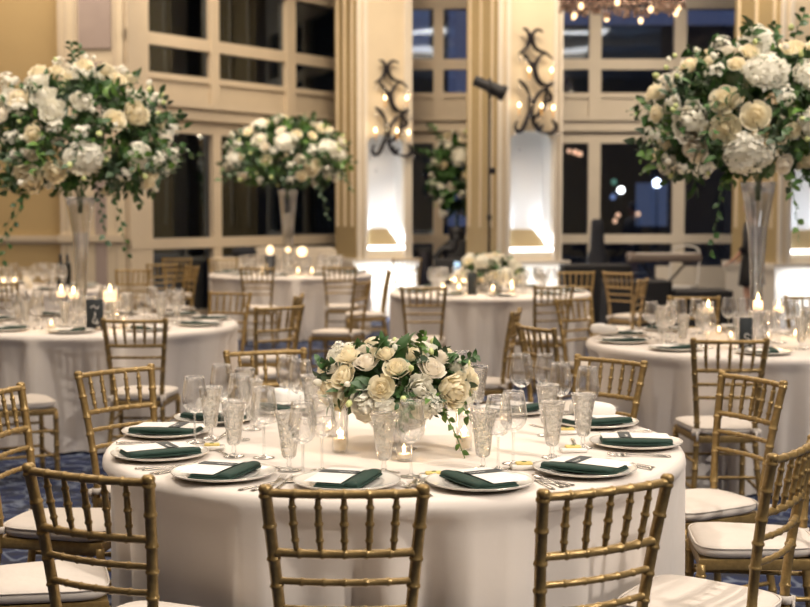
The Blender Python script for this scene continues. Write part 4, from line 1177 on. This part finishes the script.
# ------------------------------------------------------------------ wall sconces (scrolled iron, candle bulbs, crystal drops)
AMBS = mat('amber_sleeve', (.75, .42, .12), .5)
def sconce(root, cxl, zc, k, label):
    """cxl: local x on the column front, zc: world height of the centre, k: metres per pixel of the detail study"""
    M = Matrix.Translation(root.location) @ Matrix.Rotation(root.rotation_euler.z, 4, 'Z')
    t = thing('wall_sconce', label, 'wall lamp', M @ Vector((cxl, -.045, zc)), root.rotation_euler.z)
    def q(x, y, dy=-.05): return Vector(((x - 352) * k, dy, (290 - y) * k))
    scrolls = [[(285, 52), (305, 58), (318, 85), (313, 120), (293, 147), (262, 166)], [(390, 62), (365, 52), (341, 65), (333, 95), (345, 130), (375, 150), (408, 158), (442, 182)],
               [(284, 160), (300, 178), (318, 200), (338, 218)], [(406, 157), (372, 176), (352, 218), (358, 264), (385, 297), (420, 303), (450, 291)], [(338, 205), (346, 250), (366, 290), (392, 312)],
               [(262, 285), (284, 300), (304, 322), (319, 350)], [(444, 300), (412, 315), (372, 342), (345, 386), (335, 430), (344, 480), (368, 514), (396, 521)], [(405, 315), (408, 362), (390, 415), (362, 446), (338, 456)],
               [(412, 318), (430, 345), (434, 366), (420, 380), (403, 368)], [(320, 350), (324, 400), (309, 460), (285, 510), (262, 521), (246, 500), (258, 470)], [(396, 521), (435, 526), (463, 506), (461, 480), (440, 468)], [(392, 486), (380, 506), (362, 497), (367, 474)]]
    for s in scrolls:
        pts = smooth_path([q(*p) for p in s], 5); n = len(pts)
        obj('iron_scroll', MB().tube(pts, [.013 + .017 * sin(pi * i / (n - 1)) for i in range(n)], 7).mesh('iron_scroll', IRON), t)
    obj('back_plate', MB().bbox(((330 - 352) * k, -.012, (290 - 408) * k), (22 * k, .025, 100 * k), .01, 1).mesh('sconce_plate', IRON), t)
    obj('scroll_clasp', MB().bbox(((336 - 352) * k, -.03, (290 - 216) * k), (22 * k, .06, 34 * k), .01, 1).mesh('sconce_clasp', IRON), t)
    obj('crystal_column', MB().lathe([(.0001, (290 - 455) * k), (.02, (290 - 450) * k), (.035, (290 - 420) * k), (.022, (290 - 385) * k), (.03, (290 - 370) * k), (.0001, (290 - 360) * k)], 8, Matrix.Translation(q(322, 290, -.08))).mesh('crystal_column', CRYS), t)
    for x, y in ((311, 235), (430, 232), (258, 398), (377, 398), (441, 405)):
        b = obj('candle_sleeve', MB().lathe([(.009, 0), (.009, 36 * k), (.0001, 36 * k)], 8).mesh('candle_sleeve', AMBS), t, q(x, y + 50, -.09))
        obj('bulb', MB().lathe([(.0001, 0), (.012, .008), (.019, .026), (.014, .045), (.004, .062), (.0001, .066)], 10).mesh('bulb', BULB), b, (0, 0, 36 * k))
        obj('drip_cup', MB().lathe([(.0001, -.01), (.03, -.006), (.045, .012), (.040, .012), (.0001, .0)], 10).mesh('drip_cup', CRYS), t, q(x, y + 58, -.09))
        p = M @ Vector((cxl, -.045, zc)) + (Matrix.Rotation(root.rotation_euler.z, 3, 'Z') @ Vector(((x - 352) * k, -.10, (290 - y) * k + .02))); LIGHTS.append((p, .55, (1, .72, .42), .02))
    for x, y in ((262, 178), (445, 200), (262, 312), (455, 325), (240, 525), (392, 525), (470, 520), (262, 590), (430, 555), (300, 185), (408, 400)):
        obj('crystal_drop', MB().sphere((0, 0, -.03), .022, 8, 6, (1, 1, 1.5)).mesh('crystal_drop', CRYS), t, q(x, y, -.08))
k2 = 1.0 / 4.67 * 19.2 / F
sconce(c2, .53, PY(531, 82, 19.2).z, k2, 'scrolled iron wall sconce with lit bulbs on the right column')
k1 = k2 * .92 * 20.2 / 19.2
sconce(c1, .50, PY(389, 109, 20.2).z, k1, 'scrolled iron wall sconce with lit bulbs on the left column')

# ------------------------------------------------------------------ crystal chandelier at the top edge
cl = PY(622, -2, 16.5); CZ = PY(622, 11, 16.5).z
t = thing('chandelier', 'crystal chandelier with amber bulbs, only its lowest tier in the photo', 'chandelier', (cl.x, cl.y, CZ))
rnd = random.Random(2)
obj('ring_frame', MB().tube([(.68 * cos(a * pi / 16), .68 * sin(a * pi / 16), .16) for a in range(33)], .018, 6, False).tube([(.40 * cos(a * pi / 12), .40 * sin(a * pi / 12), .10) for a in range(25)], .015, 6, False).mesh('ring_frame', IRON), t)
obj('chain', MB().tube([(0, 0, .2), (0, 0, RH - CZ)], .02, 8).mesh('chandelier_chain', IRON), t)
for a in range(6):
    A = a * pi / 3; obj('arm', MB().tube(smooth_path([(0, 0, .9), (.3 * cos(A), .3 * sin(A), .5), (.68 * cos(A), .68 * sin(A), .16)], 5), .012, 6).mesh('chandelier_arm', IRON), t)
CBULB = emis('chandelier_bulb_glow', (1, .72, .42), 2.6)
dm = MB(); AMB = thin_glass('amber_crystal', tint=(.75, .62, .55), edge=.45, base=.55, rough=.12, gcol=(.50, .40, .36))
for i in range(800):
    a = rnd.random() * 6.28; r = .74 * sqrt(rnd.random()); z = -.02 + .24 * rnd.random() + .1 * (r < .4)
    dm.sphere((r * cos(a), r * sin(a), z + .03), .023, 6, 4, (1, 1, rnd.uniform(1.2, 2.2)))
o = obj('crystal_drops', dm.mesh('crystal_drops', AMB), t); o['kind'] = 'stuff'
for a in range(9):
    A = a * 2 * pi / 9 + .3; r = (.7, .55, .66)[a % 3]
    obj('bulb', MB().sphere((0, 0, 0), .028, 10, 7, (1, 1, 1.35)).mesh('chandelier_bulb', CBULB), t, (r * cos(A), r * sin(A), -.0 - .05 * (a % 3 == 1)))
LIGHTS.append((Vector((cl.x, cl.y - .1, CZ - .15)), 12, (1, .78, .52), .2))

# ------------------------------------------------------------------ band gear, plants, furniture at the back
# stage light on a stand
Y = 17.6; b0 = Vector((XP(489, Y), Y, 0)); zt = PY(489, 100, Y).z
t = thing('stage_light', 'black stage light tilted on a tall thin stand before the right column', 'lamp', b0)
obj('pole', MB().tube([(0, 0, .0), (0, 0, zt)], .017, 10).mesh('light_pole', BLACK), t)
obj('clamp', MB().bbox((0, 0, 1.45), (.06, .06, .07), .01, 1).mesh('pole_clamp', BLACK), t); obj('clamp', MB().bbox((0.03, 0, 2.03), (.09, .06, .08), .01, 1).mesh('pole_clamp', IRON), t)
for a in (0.3, 2.4, 4.5): obj('stand_leg', MB().tube([(0, 0, .55), (.42 * cos(a), .42 * sin(a), .012)], .012, 6).mesh('stand_leg', BLACK), t)
ang = rad(24); Mh = Matrix.Translation((0.0, 0, zt + .16)) @ Matrix.Scale(.98, 4) @ Matrix.Rotation(ang, 4, 'Y')
hd = MB().lathe([(.0001, -.22), (.06, -.22), (.068, -.20), (.068, -.02), (.085, 0), (.085, .14), (.098, .16), (.098, .22), (.085, .22), (.07, .18), (.0001, .18)], 16, Mh @ Matrix.Rotation(pi / 2, 4, 'Y'))
h = obj('lamp_head', hd.mesh('lamp_head', BLACK), t)
obj('yoke', MB().box((0, .09, .08), (.03, .015, .26)).box((0, -.09, .08), (.03, .015, .26)).box((0, 0, -.04), (.03, .19, .02)).mesh('lamp_yoke', BLACK), t, (0, 0, zt + .06))
# orchid arrangement behind the right column
Y = 20.6; X = XP(457, Y)
t = thing('tall_stand', 'thin black plinth holding the white orchid plant beside the right column', 'stand', (X, Y, 0))
obj('plinth', MB().bbox((0, 0, .55), (.30, .30, 1.1), .02, 2).mesh('black_plinth', BLACK), t)
fl = arrangement('white orchids and greenery on a black plinth, left of the right column', None, (X, Y, 1.30), .34, .3, .62, .72, 3, 2, 10, 26, 8, 46, 61, leafs=(.10, .04), cut=-.9, rmul=1.6, trails=[((-.9, -.2, .5), .5, 0), ((-.6, -.3, .9), .5, 0)])
obj('pot', MB().lathe([(.0001, -.195), (.11, -.195), (.14, 0), (.13, 0), (.0001, -.02)], 16).mesh('black_pot', BLACK), fl)
# equipment left of the right column
def cbox(name, label, cat, px0, px1, Y, h, d, mtl, extra=None, z=0.0):
    w = XP(px1, Y) - XP(px0, Y); t = thing(name, label, cat, ((XP(px0, Y) + XP(px1, Y)) / 2, Y, z))
    obj('body', MB().bbox((0, 0, h / 2), (w, d, h), .02, 2).mesh(name, mtl), t)
    if extra: extra(t, w, h, d)
    return t
def spk(t, w, h, d):
    obj('grille', MB().bbox((0, -d / 2 - .004, h / 2), (w * .86, .02, h * .86), .008, 1).mesh('speaker_grille', IRON), t)
    obj('handle', MB().tube([(-.06, 0, h + .0), (-.05, 0, h + .04), (.05, 0, h + .04), (.06, 0, h)], .01, 6).mesh('case_handle', IRON), t)
cbox('speaker_cabinet', 'black speaker cabinet beside the glowing column base', 'speaker', 414, 432, 21.2, .98, .3, BLACK, spk)
def ctl(t, w, h, d):
    obj('screen', MB().bbox((w * .28, -d / 2 - .006, h - .15), (w * .22, .012, .22), .004, 1).mesh('lit_screen', emis('blue_screen', (.35, .55, .75), .9)), t)
    obj('arched_lid', MB().tube(smooth_path([(-w * .45, 0, h - .02), (-w * .2, 0, h + .12), (w * .15, 0, h + .12), (w * .3, 0, h + .3)], 5), .05, 8).mesh('case_lid', BLACK), t)
cbox('equipment_case', 'black equipment case with small blue screen under the orchids', 'equipment case', 434, 463, 18.6, .90, .35, BLACK, ctl)
# guitar case leaning by the window
Y = 18.6; p = Vector((XP(597, Y), Y, 0))
t = thing('guitar_bag', 'tall dark navy guitar bag with a pale grey stripe, standing by the windows', 'guitar bag', p, .1)
prof = [(.0, .19), (.05, .22), (.28, .25), (.50, .225), (.62, .17), (.75, .16), (.90, .13), (1.02, .085), (1.28, .075), (1.38, .07), (1.42, .045)]
m = MB(); n = len(prof); vs = []; fs = []
for z, w in prof:
    for x, y in ((-w, -.05), (-w * .93, -.085), (w * .93, -.085), (w, -.05), (w, .05), (w * .93, .085), (-w * .93, .085), (-w, .05)): vs.append((x, y, z))
for k in range(n - 1):
    for i in range(8): fs.append((k * 8 + i, k * 8 + (i + 1) % 8, k * 8 + 8 + (i + 1) % 8, k * 8 + 8 + i))
fs += [tuple(reversed(range(8))), tuple(range((n - 1) * 8, n * 8))]
obj('bag_body', m.add(vs, fs).mesh('guitar_bag', NAVY), t)
obj('stripe', MB().bbox((.03, -.09, .66), (.19, .012, .05), .005, 1, Matrix.Translation((0, 0, .0)) ).mesh('bag_stripe', mat('pale_grey', (.42, .41, .42), .6)), t, (0, 0, .16), (0, rad(-28), 0))
obj('strap', MB().tube(smooth_path([(.1, -.09, 1.0), (.14, -.12, .8), (.12, -.10, .55)], 5), .012, 6).mesh('bag_strap', BLACK), t)
# keyboard on an X stand
Y = 18.9; xk0, xk1 = XP(628, Y), XP(700, Y); zk = PY(660, 262, Y).z
t = thing('keyboard', 'long dark keyboard seen from behind on a crossed stand', 'keyboard', ((xk0 + xk1) / 2, Y, 0))
w = xk1 - xk0
obj('keyboard_body', MB().bbox((0, 0, zk + .055), (w, .30, .11), .02, 2).mesh('keyboard_body', mat('brown_black_plastic', (.16, .125, .105), .4)), t)
obj('keys', MB().box((0, .08, zk + .113), (w * .9, .13, .012)).mesh('keyboard_keys', CARD, False), t)
obj('end_block', MB().bbox((-w * .46, -.005, zk + .06), (.10, .31, .14), .02, 1).mesh('keyboard_end', mat('brown_plastic', (.22, .17, .14), .4)), t)
t = thing('keyboard_stand', 'black folding X-shaped stand under the keyboard', 'stand', ((xk0 + xk1) / 2 + .0, Y, 0))
for s in (-1, 1):
    obj('crossed_leg', MB().tube([(-s * .42, .0 + .03 * s, .02), (s * .30, .03 * s, zk - .02)], .016, 8).mesh('crossed_leg', BLACK), t)
    obj('foot_bar', MB().tube([(-s * .42, -.22, .02), (-s * .42, .22, .02)], .016, 8).mesh('foot_bar', BLACK), t)
    obj('support_arm', MB().tube([(s * .30, -.2, zk - .02), (s * .30, .2, zk - .02)], .016, 8).mesh('support_arm', BLACK), t)
# black skirted tables
def skirt(label, px0, px1, Y, h, d=.6, name='draped_table'):
    t = thing(name, label, 'table', ((XP(px0, Y) + XP(px1, Y)) / 2, Y, 0)); w = XP(px1, Y) - XP(px0, Y)
    obj('table_top', MB().bbox((0, 0, h - .015), (w, d, .03), .01, 1).mesh('black_top', BLACK), t)
    m = MB(); nn = 60; vs = []; fs = []
    per = []
    for i in range(nn):
        u = i / nn * 4; k = int(u); f = u - k
        c = [(-1, -1), (1, -1), (1, 1), (-1, 1), (-1, -1)]; x = c[k][0] + (c[k + 1][0] - c[k][0]) * f; y = c[k][1] + (c[k + 1][1] - c[k][1]) * f
        s = 1 + .012 * (-1) ** i; per.append((x * w / 2 * s, y * d / 2 * (1 + .03 * (-1) ** i)))
    for z in (h - .02, .01):
        for x, y in per: vs.append((x * (1.0 if z > .1 else 1.02), y * (1.0 if z > .1 else 1.03), z))
    for i in range(nn): j = (i + 1) % nn; fs.append((i, nn + i, nn + j, j))
    obj('skirt', m.add(vs, fs).mesh('black_skirt', BLACK), t); return t
skirt('low table under a black skirt behind the two tan wooden chairs', 604, 668, 16.4, .72)
skirt('low table under a black skirt below the keyboard', 672, 728, 16.2, .62)
skirt('black skirted table right of the middle rear table, beside the guitar bag', 562, 628, 17.6, .86)
# clear ghost chair near the windows
Y = 17.7; X = XP(706, Y)
t = thing('wire_chair', 'light-framed chair silhouetted against the windows behind the keyboard', 'chair', (X + .1, 19.9, 0), -.5)
GF = mat('pale_frame', (.62, .60, .58), .4)
obj('back_frame', MB().tube(smooth_path([(-.2, .18, .45), (-.21, .25, .8), (-.15, .29, 1.0), (.15, .29, 1.0), (.21, .25, .8), (.2, .18, .45)], 5), .014, 6).mesh('wire_back', GF), t)
obj('seat', MB().bbox((0, 0, .45), (.42, .40, .03), .012, 2).mesh('wire_seat', GF), t)
for sx in (-1, 1):
    for sy in (-1, 1): obj('leg', MB().tube([(sx * .18, sy * .17, .44), (sx * .21, sy * .21, 0)], .012, 6).mesh('wire_leg', GF), t)
# cream sofa behind the farthest table
Y = 19.7; w = XP(336, Y) - XP(249, Y)
t = thing('sofa', 'cream curved sofa back behind the farthest table', 'sofa', ((XP(336, Y) + XP(249, Y)) / 2, Y, 0))
SOF = mat('cream_upholstery', (.66, .575, .46), .8, bump=.1, bscale=60)
b = MB(); vs = []; fs = []; n = 24
pr = [(-w / 2, 0)] + [(-w / 2 + .16 - .16 * cos(a * pi / 16), .86 + .16 * sin(a * pi / 16)) for a in range(9)] + [(w / 2 - .05, 1.02), (w / 2, .97), (w / 2, 0)]
for y in (-.10, .10):
    for x, z in pr: vs.append((x, y, z))
k = len(pr)
for i in range(k): j = (i + 1) % k; fs.append((i, j, k + j, k + i))
fs += [tuple(reversed(range(k))), tuple(range(k, 2 * k))]
obj('backrest', b.add(vs, fs).mesh('sofa_back', SOF, 'auto'), t)
obj('seat', MB().bbox((0, .42, .24), (w, .64, .46), .06, 3).mesh('sofa_seat', SOF), t)
t = thing('covered_bench', 'cream cloth-covered bench left of the curved sofa', 'bench', (XP(226, 19.4), 19.4, 0), .4)
obj('cover', MB().bbox((0, 0, .44), (.42, .5, .88), .08, 3).mesh('bench_cover', SOF), t)
obj('dark_bag', MB().sphere((.26, .0, .95), .16, 12, 8, (1.2, .8, .55)).mesh('dark_bag', NAVY), t)
# wine bottles and upturned glasses on the table by the cream wall
BOT = mat('dark_bottle_glass', (.012, .014, .012), .12)
bm = [(.0001, 0), (.037, 0), (.0385, .01), (.0385, .19), (.030, .225), (.0155, .25), (.0145, .30), (.0165, .302), (.0165, .318), (.0001, .318)]
for i, px in enumerate((60.5, 67.5)):
    t = thing('wine_bottle', 'dark wine bottle on the table by the cream wall, ' + ('left one' if i == 0 else 'right one'), 'bottle', (XP(px, 14.45), 14.45, TH + .001))
    obj('bottle', MB().lathe(bm, 16).mesh('wine_bottle', BOT), t); obj('foil', MB().lathe([(.017, .255), (.0172, .32), (.0001, .322)], 12).mesh('bottle_foil', BLACK), t)
for i, px in enumerate((36, 42, 48, 54)):
    single(RED1, 'red_wine_glass', ['wine glass left of the bottles, first from the left', 'wine glass left of the bottles, second from the left', 'wine glass left of the bottles, third from the left', 'wine glass standing next to the bottles'][i], 'wine glass', (XP(px, 14.66), 14.66, TH + .001))

# ------------------------------------------------------------------ the woman in black behind the right vase
SKINM = mat('warm_skin', (.52, .30, .215), .5, Subsurface_Weight=.1)
HAIRM = mat('dark_hair', (.03, .02, .015), .5, var=.3, scale=80)
def person(loc, rz, label):
    V = []; E = []; Rr = []
    def v(p, r, par=None):
        V.append(p); Rr.append(r if isinstance(r, tuple) else (r, r))
        if par is not None: E.append((par, len(V) - 1))
        return len(V) - 1
    pel = v((0, 0, .93), (.15, .11))
    w_ = v((0, .0, 1.08), (.125, .095), pel); chs = v((0, .0, 1.25), (.15, .105), w_); sh = v((0, -.01, 1.37), (.10, .075), chs)
    nk = v((0, .0, 1.44), .05, sh); hd = v((0, .02, 1.52), (.065, .075), nk); hd2 = v((0, .02, 1.60), (.072, .088), hd); v((0, .015, 1.655), (.05, .06), hd2)
    for s in (-1, 1):
        h = v((s * .085, 0, .86), .095, pel); k = v((s * .088, .02, .50), .056, h); c = v((s * .09, -.01, .36), .055, k); a = v((s * .09, -.02, .09), .034, c)
        f = v((s * .09, .04, .04), .035, a); v((s * .095, .14, .025), .028, f)
        s1 = v((s * .165, -.01, 1.355), .052, sh)
        el = v((s * .215, .02, 1.09), .038, s1); wr = v((s * .20, .16, .93), .025, el); pm = v((s * .195, .20, .90), (.020, .034), wr)
        for q in range(4):
            b = v((s * (.195 + .0) + (q - 1.5) * .016, .235, .885 - .004 * abs(q - 1.5)), .0085, pm); m_ = v((s * .195 + (q - 1.5) * .017, .262, .868), .0078, b); v((s * .195 + (q - 1.5) * .017, .272 + (.004 if q in (1, 2) else 0), .845), .0065, m_)
        tb = v((s * .195 - s * .032, .215, .895), .009, pm); v((s * .195 - s * .045, .24, .878), .0075, tb)
    me = bpy.data.meshes.new('body_skeleton'); me.from_pydata(V, E, []); me.update()
    tmp = bpy.data.objects.new('body_tmp', me); COL.objects.link(tmp)
    md = tmp.modifiers.new('Skin', 'SKIN')
    for i, sv in enumerate(me.skin_vertices[0].data): sv.radius = Rr[i]; sv.use_root = (i == 0)
    sb = tmp.modifiers.new('Sub', 'SUBSURF'); sb.levels = 2; sb.render_levels = 2
    bpy.context.view_layer.update(); dg = bpy.context.evaluated_depsgraph_get()
    bm_ = bpy.data.meshes.new_from_object(tmp.evaluated_get(dg)); bpy.data.objects.remove(tmp)
    bm_.materials.clear(); bm_.materials.append(SKINM); bm_.polygons.foreach_set('use_smooth', [True] * len(bm_.polygons))
    t = tag(obj('person', bm_, None, loc, (0, 0, rz)), label, 'person')
    d = MB()
    rings = [(.045, .05, 1.425), (.10, .075, 1.40), (.185, .10, 1.36), (.175, .12, 1.25), (.135, .105, 1.09), (.165, .125, .95), (.185, .14, .80), (.20, .16, .62), (.185, .155, .60)]
    n = 28
    vs = [(a * cos(2 * pi * i / n), b * sin(2 * pi * i / n), z) for a, b, z in rings for i in range(n)]
    fs = [(k * n + i, k * n + (i + 1) % n, (k + 1) * n + (i + 1) % n, (k + 1) * n + i) for k in range(len(rings) - 1) for i in range(n)]
    d.add(vs, fs)
    for s in (-1, 1): d.tube([(s * .14, -.01, 1.365), (s * .20, .005, 1.22), (s * .218, .02, 1.08), (s * .212, .07, 1.03)], [.075, .06, .052, .048], 12)
    obj('dress', d.mesh('black_dress', BLACK), t)['label'] = 'black knee-length dress with sleeves'
    hr = MB(); hr.sphere((0, -.012, 1.615), .105, 16, 10, (.92, 1.02, 1.0)); hr.sphere((0, -.055, 1.50), .085, 12, 8, (1.0, .7, 1.5))
    obj('hair', hr.mesh('hair', HAIRM), t)
    fc = MB(); fc.sphere((0, .112, 1.565), .012, 8, 6, (.8, 1.1, 1.5))
    obj('nose', fc.mesh('nose', SKINM), t)
    for s in (-1, 1):
        obj('eye', MB().sphere((s * .030, .092, 1.59), .011, 8, 6).mesh('eye', CARD), t)
        obj('shoe', MB().bbox((s * .092, .05, .025), (.085, .25, .05), .03, 2).mesh('shoe', BLACK), t)
    obj('mouth', MB().sphere((0, .104, 1.525), .016, 8, 6, (1.3, .4, .35)).mesh('mouth', mat('lips', (.35, .12, .10), .5)), t)
    return t
person((XP(752, 17.4) , 17.4, 0), rad(60), 'person in a black knee-length dress standing behind the right tall vase')

# ------------------------------------------------------------------ night outside
OUT = mat('night_paving', (.02, .022, .028), .8)
st('ground_outside', MB().box((0, 40, -.12), (90, 35.6, .1)), OUT)
BLD = mat('night_building', (.03, .032, .042), .8, var=.3, scale=.5)
WINL = emis('far_window_light', (.55, .70, .95), .10)
for i, (x, w, h) in enumerate(((-16, 12, 9), (-3, 9, 13), (8, 10, 8), (20, 12, 11))):
    t = thing('building', ['low dark building beyond the left windows', 'tall dark building beyond the middle windows', 'low dark building beyond the right windows', 'dark building at the far right beyond the windows'][i], 'building', (x, 52, -.07))
    obj('facade', MB().box((0, 0, h / 2), (w, 6, h)).mesh('facade', BLD, False), t)
    for r in range(int(h / 3)):
        for c in range(int(w / 2.2)):
            if (r * 7 + c * 5 + i) % 3 == 0:
                obj('window', MB().box((-w / 2 + 1.2 + c * 2.2, -3.02, 1.8 + r * 3), (1.1, .05, 1.5)).mesh('far_window', WINL, False), t)
LG = {}
for px, py, Y, r, col, s, lab in ((224.5, 135.5, 26, .055, (1, .62, .25), 12, 'first of two amber lights in the left window'), (228.5, 136.5, 26.6, .055, (1, .62, .25), 12, 'second of two amber lights in the left window'), (226, 153.5, 27.3, .06, (1, .62, .25), 10, 'amber light below the two in the left window'),
        (227.5, 228, 28, .05, (1, .85, .6), 10, 'pale light low in the left window'), (195, 198.5, 28, .07, (1, .06, .03), 10, 'red light in the left window'), (299.5, 200.5, 28, .07, (1, .75, .08), 8, 'yellow light beside the farthest vase'),
        (657, 183, 28, .10, (.95, .98, 1), 14, 'bright white light beside the right flowers'), (621, 190, 30.5, .09, (1, .95, .8), 14, 'white light in the right window'), (614, 182, 32.6, .08, (.25, .6, .38), 2, 'green sign light in the right window'), (613, 197, 32, .08, (.4, .55, .9), 2, 'bluish light in the right window'),
        (575, 152, 26, .06, (1, .55, .3), 7, 'amber light at the top right of the narrow window, first'), (580, 154, 26, .06, (1, .55, .3), 7, 'amber light at the top right of the narrow window, second'), (569, 151, 26, .05, (1, .55, .3), 6, 'amber light in the narrow window, third'),
        (618, 215, 28, .06, (1, .55, .3), 6, 'amber light low in the right window, upper'), (615, 221, 28.6, .06, (1, .55, .3), 6, 'amber light low in the right window, lower'), (638, 214, 28, .06, (1, .6, .35), 6, 'lone amber light right of the low amber lights'), (326, 222, 28, .07, (.9, .45, .3), 2.5, 'dim reddish light right of the farthest vase')):
    q = PY(px, py, Y)
    t = thing('street_lamp', 'distant ' + lab, 'lamp', (q.x, q.y, -.07))
    key = (col, s)
    if key not in LG: LG[key] = emis('lamp_glow', col, s * (.9 if min(col) > .7 else .32)); 
    r *= .85
    obj('globe', MB().sphere((0, 0, q.z + .07), r, 12, 8).mesh('lamp_globe', LG[key]), t)
    obj('pole', MB().tube([(0, 0, 0), (0, 0, q.z + .07 - r)], .012, 6).mesh('lamp_pole', BLACK), t)

# groups for the repeats
GR = dict(chiavari_chair='gold chiavari chairs around the tables', charger_plate='charger plates at the place settings', folded_napkin='green napkins on the plates', menu_card='menu cards on the napkins', puffed_napkin='puffed white cloths', dinner_fork='silver cutlery at the place settings', salad_fork='silver cutlery at the place settings', dinner_knife='silver cutlery at the place settings',
          dessert_knife='silver cutlery at the place settings', soup_spoon='silver cutlery at the place settings', water_goblet='crystal water goblets on the tables', wine_glass='slim wine glasses on the tables', red_wine_glass='wide red wine glasses on the tables', butter_dish='butter dishes on the near table', tablecloth='round tables under ivory cloths',
          votive_candle='small candles on the tables', cylinder_candle='cylinder candles beside the low flowers', candle_stand='stemmed candle glasses', globe_candle='globe candles on the farthest table', trumpet_vase='tall trumpet vases', flower_arrangement='white and green flower arrangements', table_sign='slate table signs', wall_sconce='iron wall sconces on the columns', street_lamp='night lights beyond the windows', building='dark buildings outside', draped_table='black skirted tables', wine_bottle='wine bottles by the cream wall')
for o in list(bpy.data.objects):
    n = o.name.split('.')[0]
    if o.parent is None and 'group' not in o and n in GR: o['group'] = GR[n]
# ================================================================== LIGHT
W = bpy.data.worlds.new('night'); bpy.context.scene.world = W; W.use_nodes = True
bg = W.node_tree.nodes['Background']; bg.inputs[0].default_value = (.034, .043, .078, 1); bg.inputs[1].default_value = 2.4
for i, y in enumerate((-1.5, 2.2, 5.9, 9.6)):
    st(f'trim_{4 + i}', MB().box((0, y, RH - .14), (2 * RX, .35, .28)), TRIMM)
COOL = (.62, .78, 1)
for y in (-3.2, .4, 4.0, 7.7):
    for x in (-5.5, 0, 5.5): area('cove_uplight', (x, y, RH - 1.0), (pi, 0, 0), 4.2, .5, 9 if y < 2 else 13, COOL)
WARM = (1, .83, .65)
KEYC = (1, .90, .78)
def spot(name, loc, aim, e, size, blend, col, r=.15):
    l = bpy.data.lights.new(name, 'SPOT'); l.energy = e; l.spot_size = rad(size); l.spot_blend = blend; l.color = col; l.shadow_soft_size = r
    o = bpy.data.objects.new(name, l); COL.objects.link(o); o.location = loc
    o.rotation_euler = (Vector(aim) - Vector(loc)).to_track_quat('-Z', 'Y').to_euler(); return o
for y, e in ((-2, 6), (3.5, 62), (8, 90), (13, 110), (17.0, 150)):
    for x in (-4.2, 0, 4.2):
        area('ceiling_glow', (x, y, RH - .06), (0, 0, 0), 2.2, 2.2, e, WARM)
spot('pin_spot', (-1.4, 3.6, 6.0), (-.2, 4.8, .8), 430, 40, .6, KEYC)
spot('pin_spot', (3.4, 1.6, 5.6), (.1, 4.5, .8), 720, 34, .6, KEYC, .08)
spot('flower_fill_spot', (.5, -.5, 5.0), (-.02, 4.66, 1.0), 520, 9, .6, KEYC)  # added lights aimed at the blooms to brighten them
spot('flower_fill_spot', (-.6, 5.0, 5.9), (XP(81, 9.55), 9.55, 2.0), 420, 18, .6, KEYC)
spot('flower_fill_spot', (1.2, 4.2, 5.9), (XP(757, 8.25), 8.25, 2.0), 420, 20, .6, KEYC)
spot('flower_fill_spot', (-.6, 12.4, 5.9), (XP(288, 17), 17, 2.1), 420, 18, .6, KEYC)
spot('pin_spot', (-2.6, 7.2, 6.0), (-2.05, 9.6, 1), 560, 36, .6, KEYC)
spot('pin_spot', (4.2, 6.2, 6.0), (2.05, 8.3, 1), 720, 36, .6, KEYC)
spot('pin_spot', (.8, 11, 6.0), (.8, 13.3, .8), 650, 36, .6, KEYC)
spot('pin_spot', (-1.4, 14.6, 6.0), (-1.4, 17, .8), 600, 36, .6, KEYC)
for x in (-2.6, -.4, 2.0, 4.6): spot('wall_washer', (x, 17.4, 6.0), (x * 1.02, 21.8, 2.2), 300, 75, .9, (1, .78, .52), .3)
spot('wall_washer', (-5, 16.4, 6.0), (-5, 18.4, 2.2), 50, 80, .9, (1, .72, .40), .3)
spot('side_fill_spot', (6.2, -.6, 5.0), (.2, 5.4, .5), 1000, 62, .8, (1, .92, .84), .08)  # added light from the side, rakes the cloth to show its folds
for loc, e, col, r in LIGHTS:
    l = bpy.data.lights.new('flame_light', 'POINT'); l.energy = e; l.color = col; l.shadow_soft_size = r
    o = bpy.data.objects.new('flame_light', l); COL.objects.link(o); o.location = loc
# ================================================================== CAMERA
cd = bpy.data.cameras.new('camera'); cam = bpy.data.objects.new('camera', cd); COL.objects.link(cam)
cam.location = (0, 0, CAMH); cam.rotation_euler = (pi / 2 - PITCH, 0, 0)
cd.sensor_width = 36; cd.sensor_fit = 'HORIZONTAL'; cd.lens = F / 810 * 36; cd.clip_end = 200; cd.clip_start = .05
cd.dof.use_dof = True; cd.dof.focus_distance = 4.1; cd.dof.aperture_fstop = 3.6
sc = bpy.context.scene; sc.camera = cam
sc.view_settings.view_transform = 'Standard'
sc.view_settings.exposure = 0.05
cy_ = sc.cycles
cy_.max_bounces = 14; cy_.diffuse_bounces = 3; cy_.glossy_bounces = 4; cy_.transmission_bounces = 10; cy_.transparent_max_bounces = 40
cy_.caustics_reflective = False; cy_.caustics_refractive = False; cy_.sample_clamp_indirect = 6; cy_.sample_clamp_direct = 0
cy_.use_denoising = True
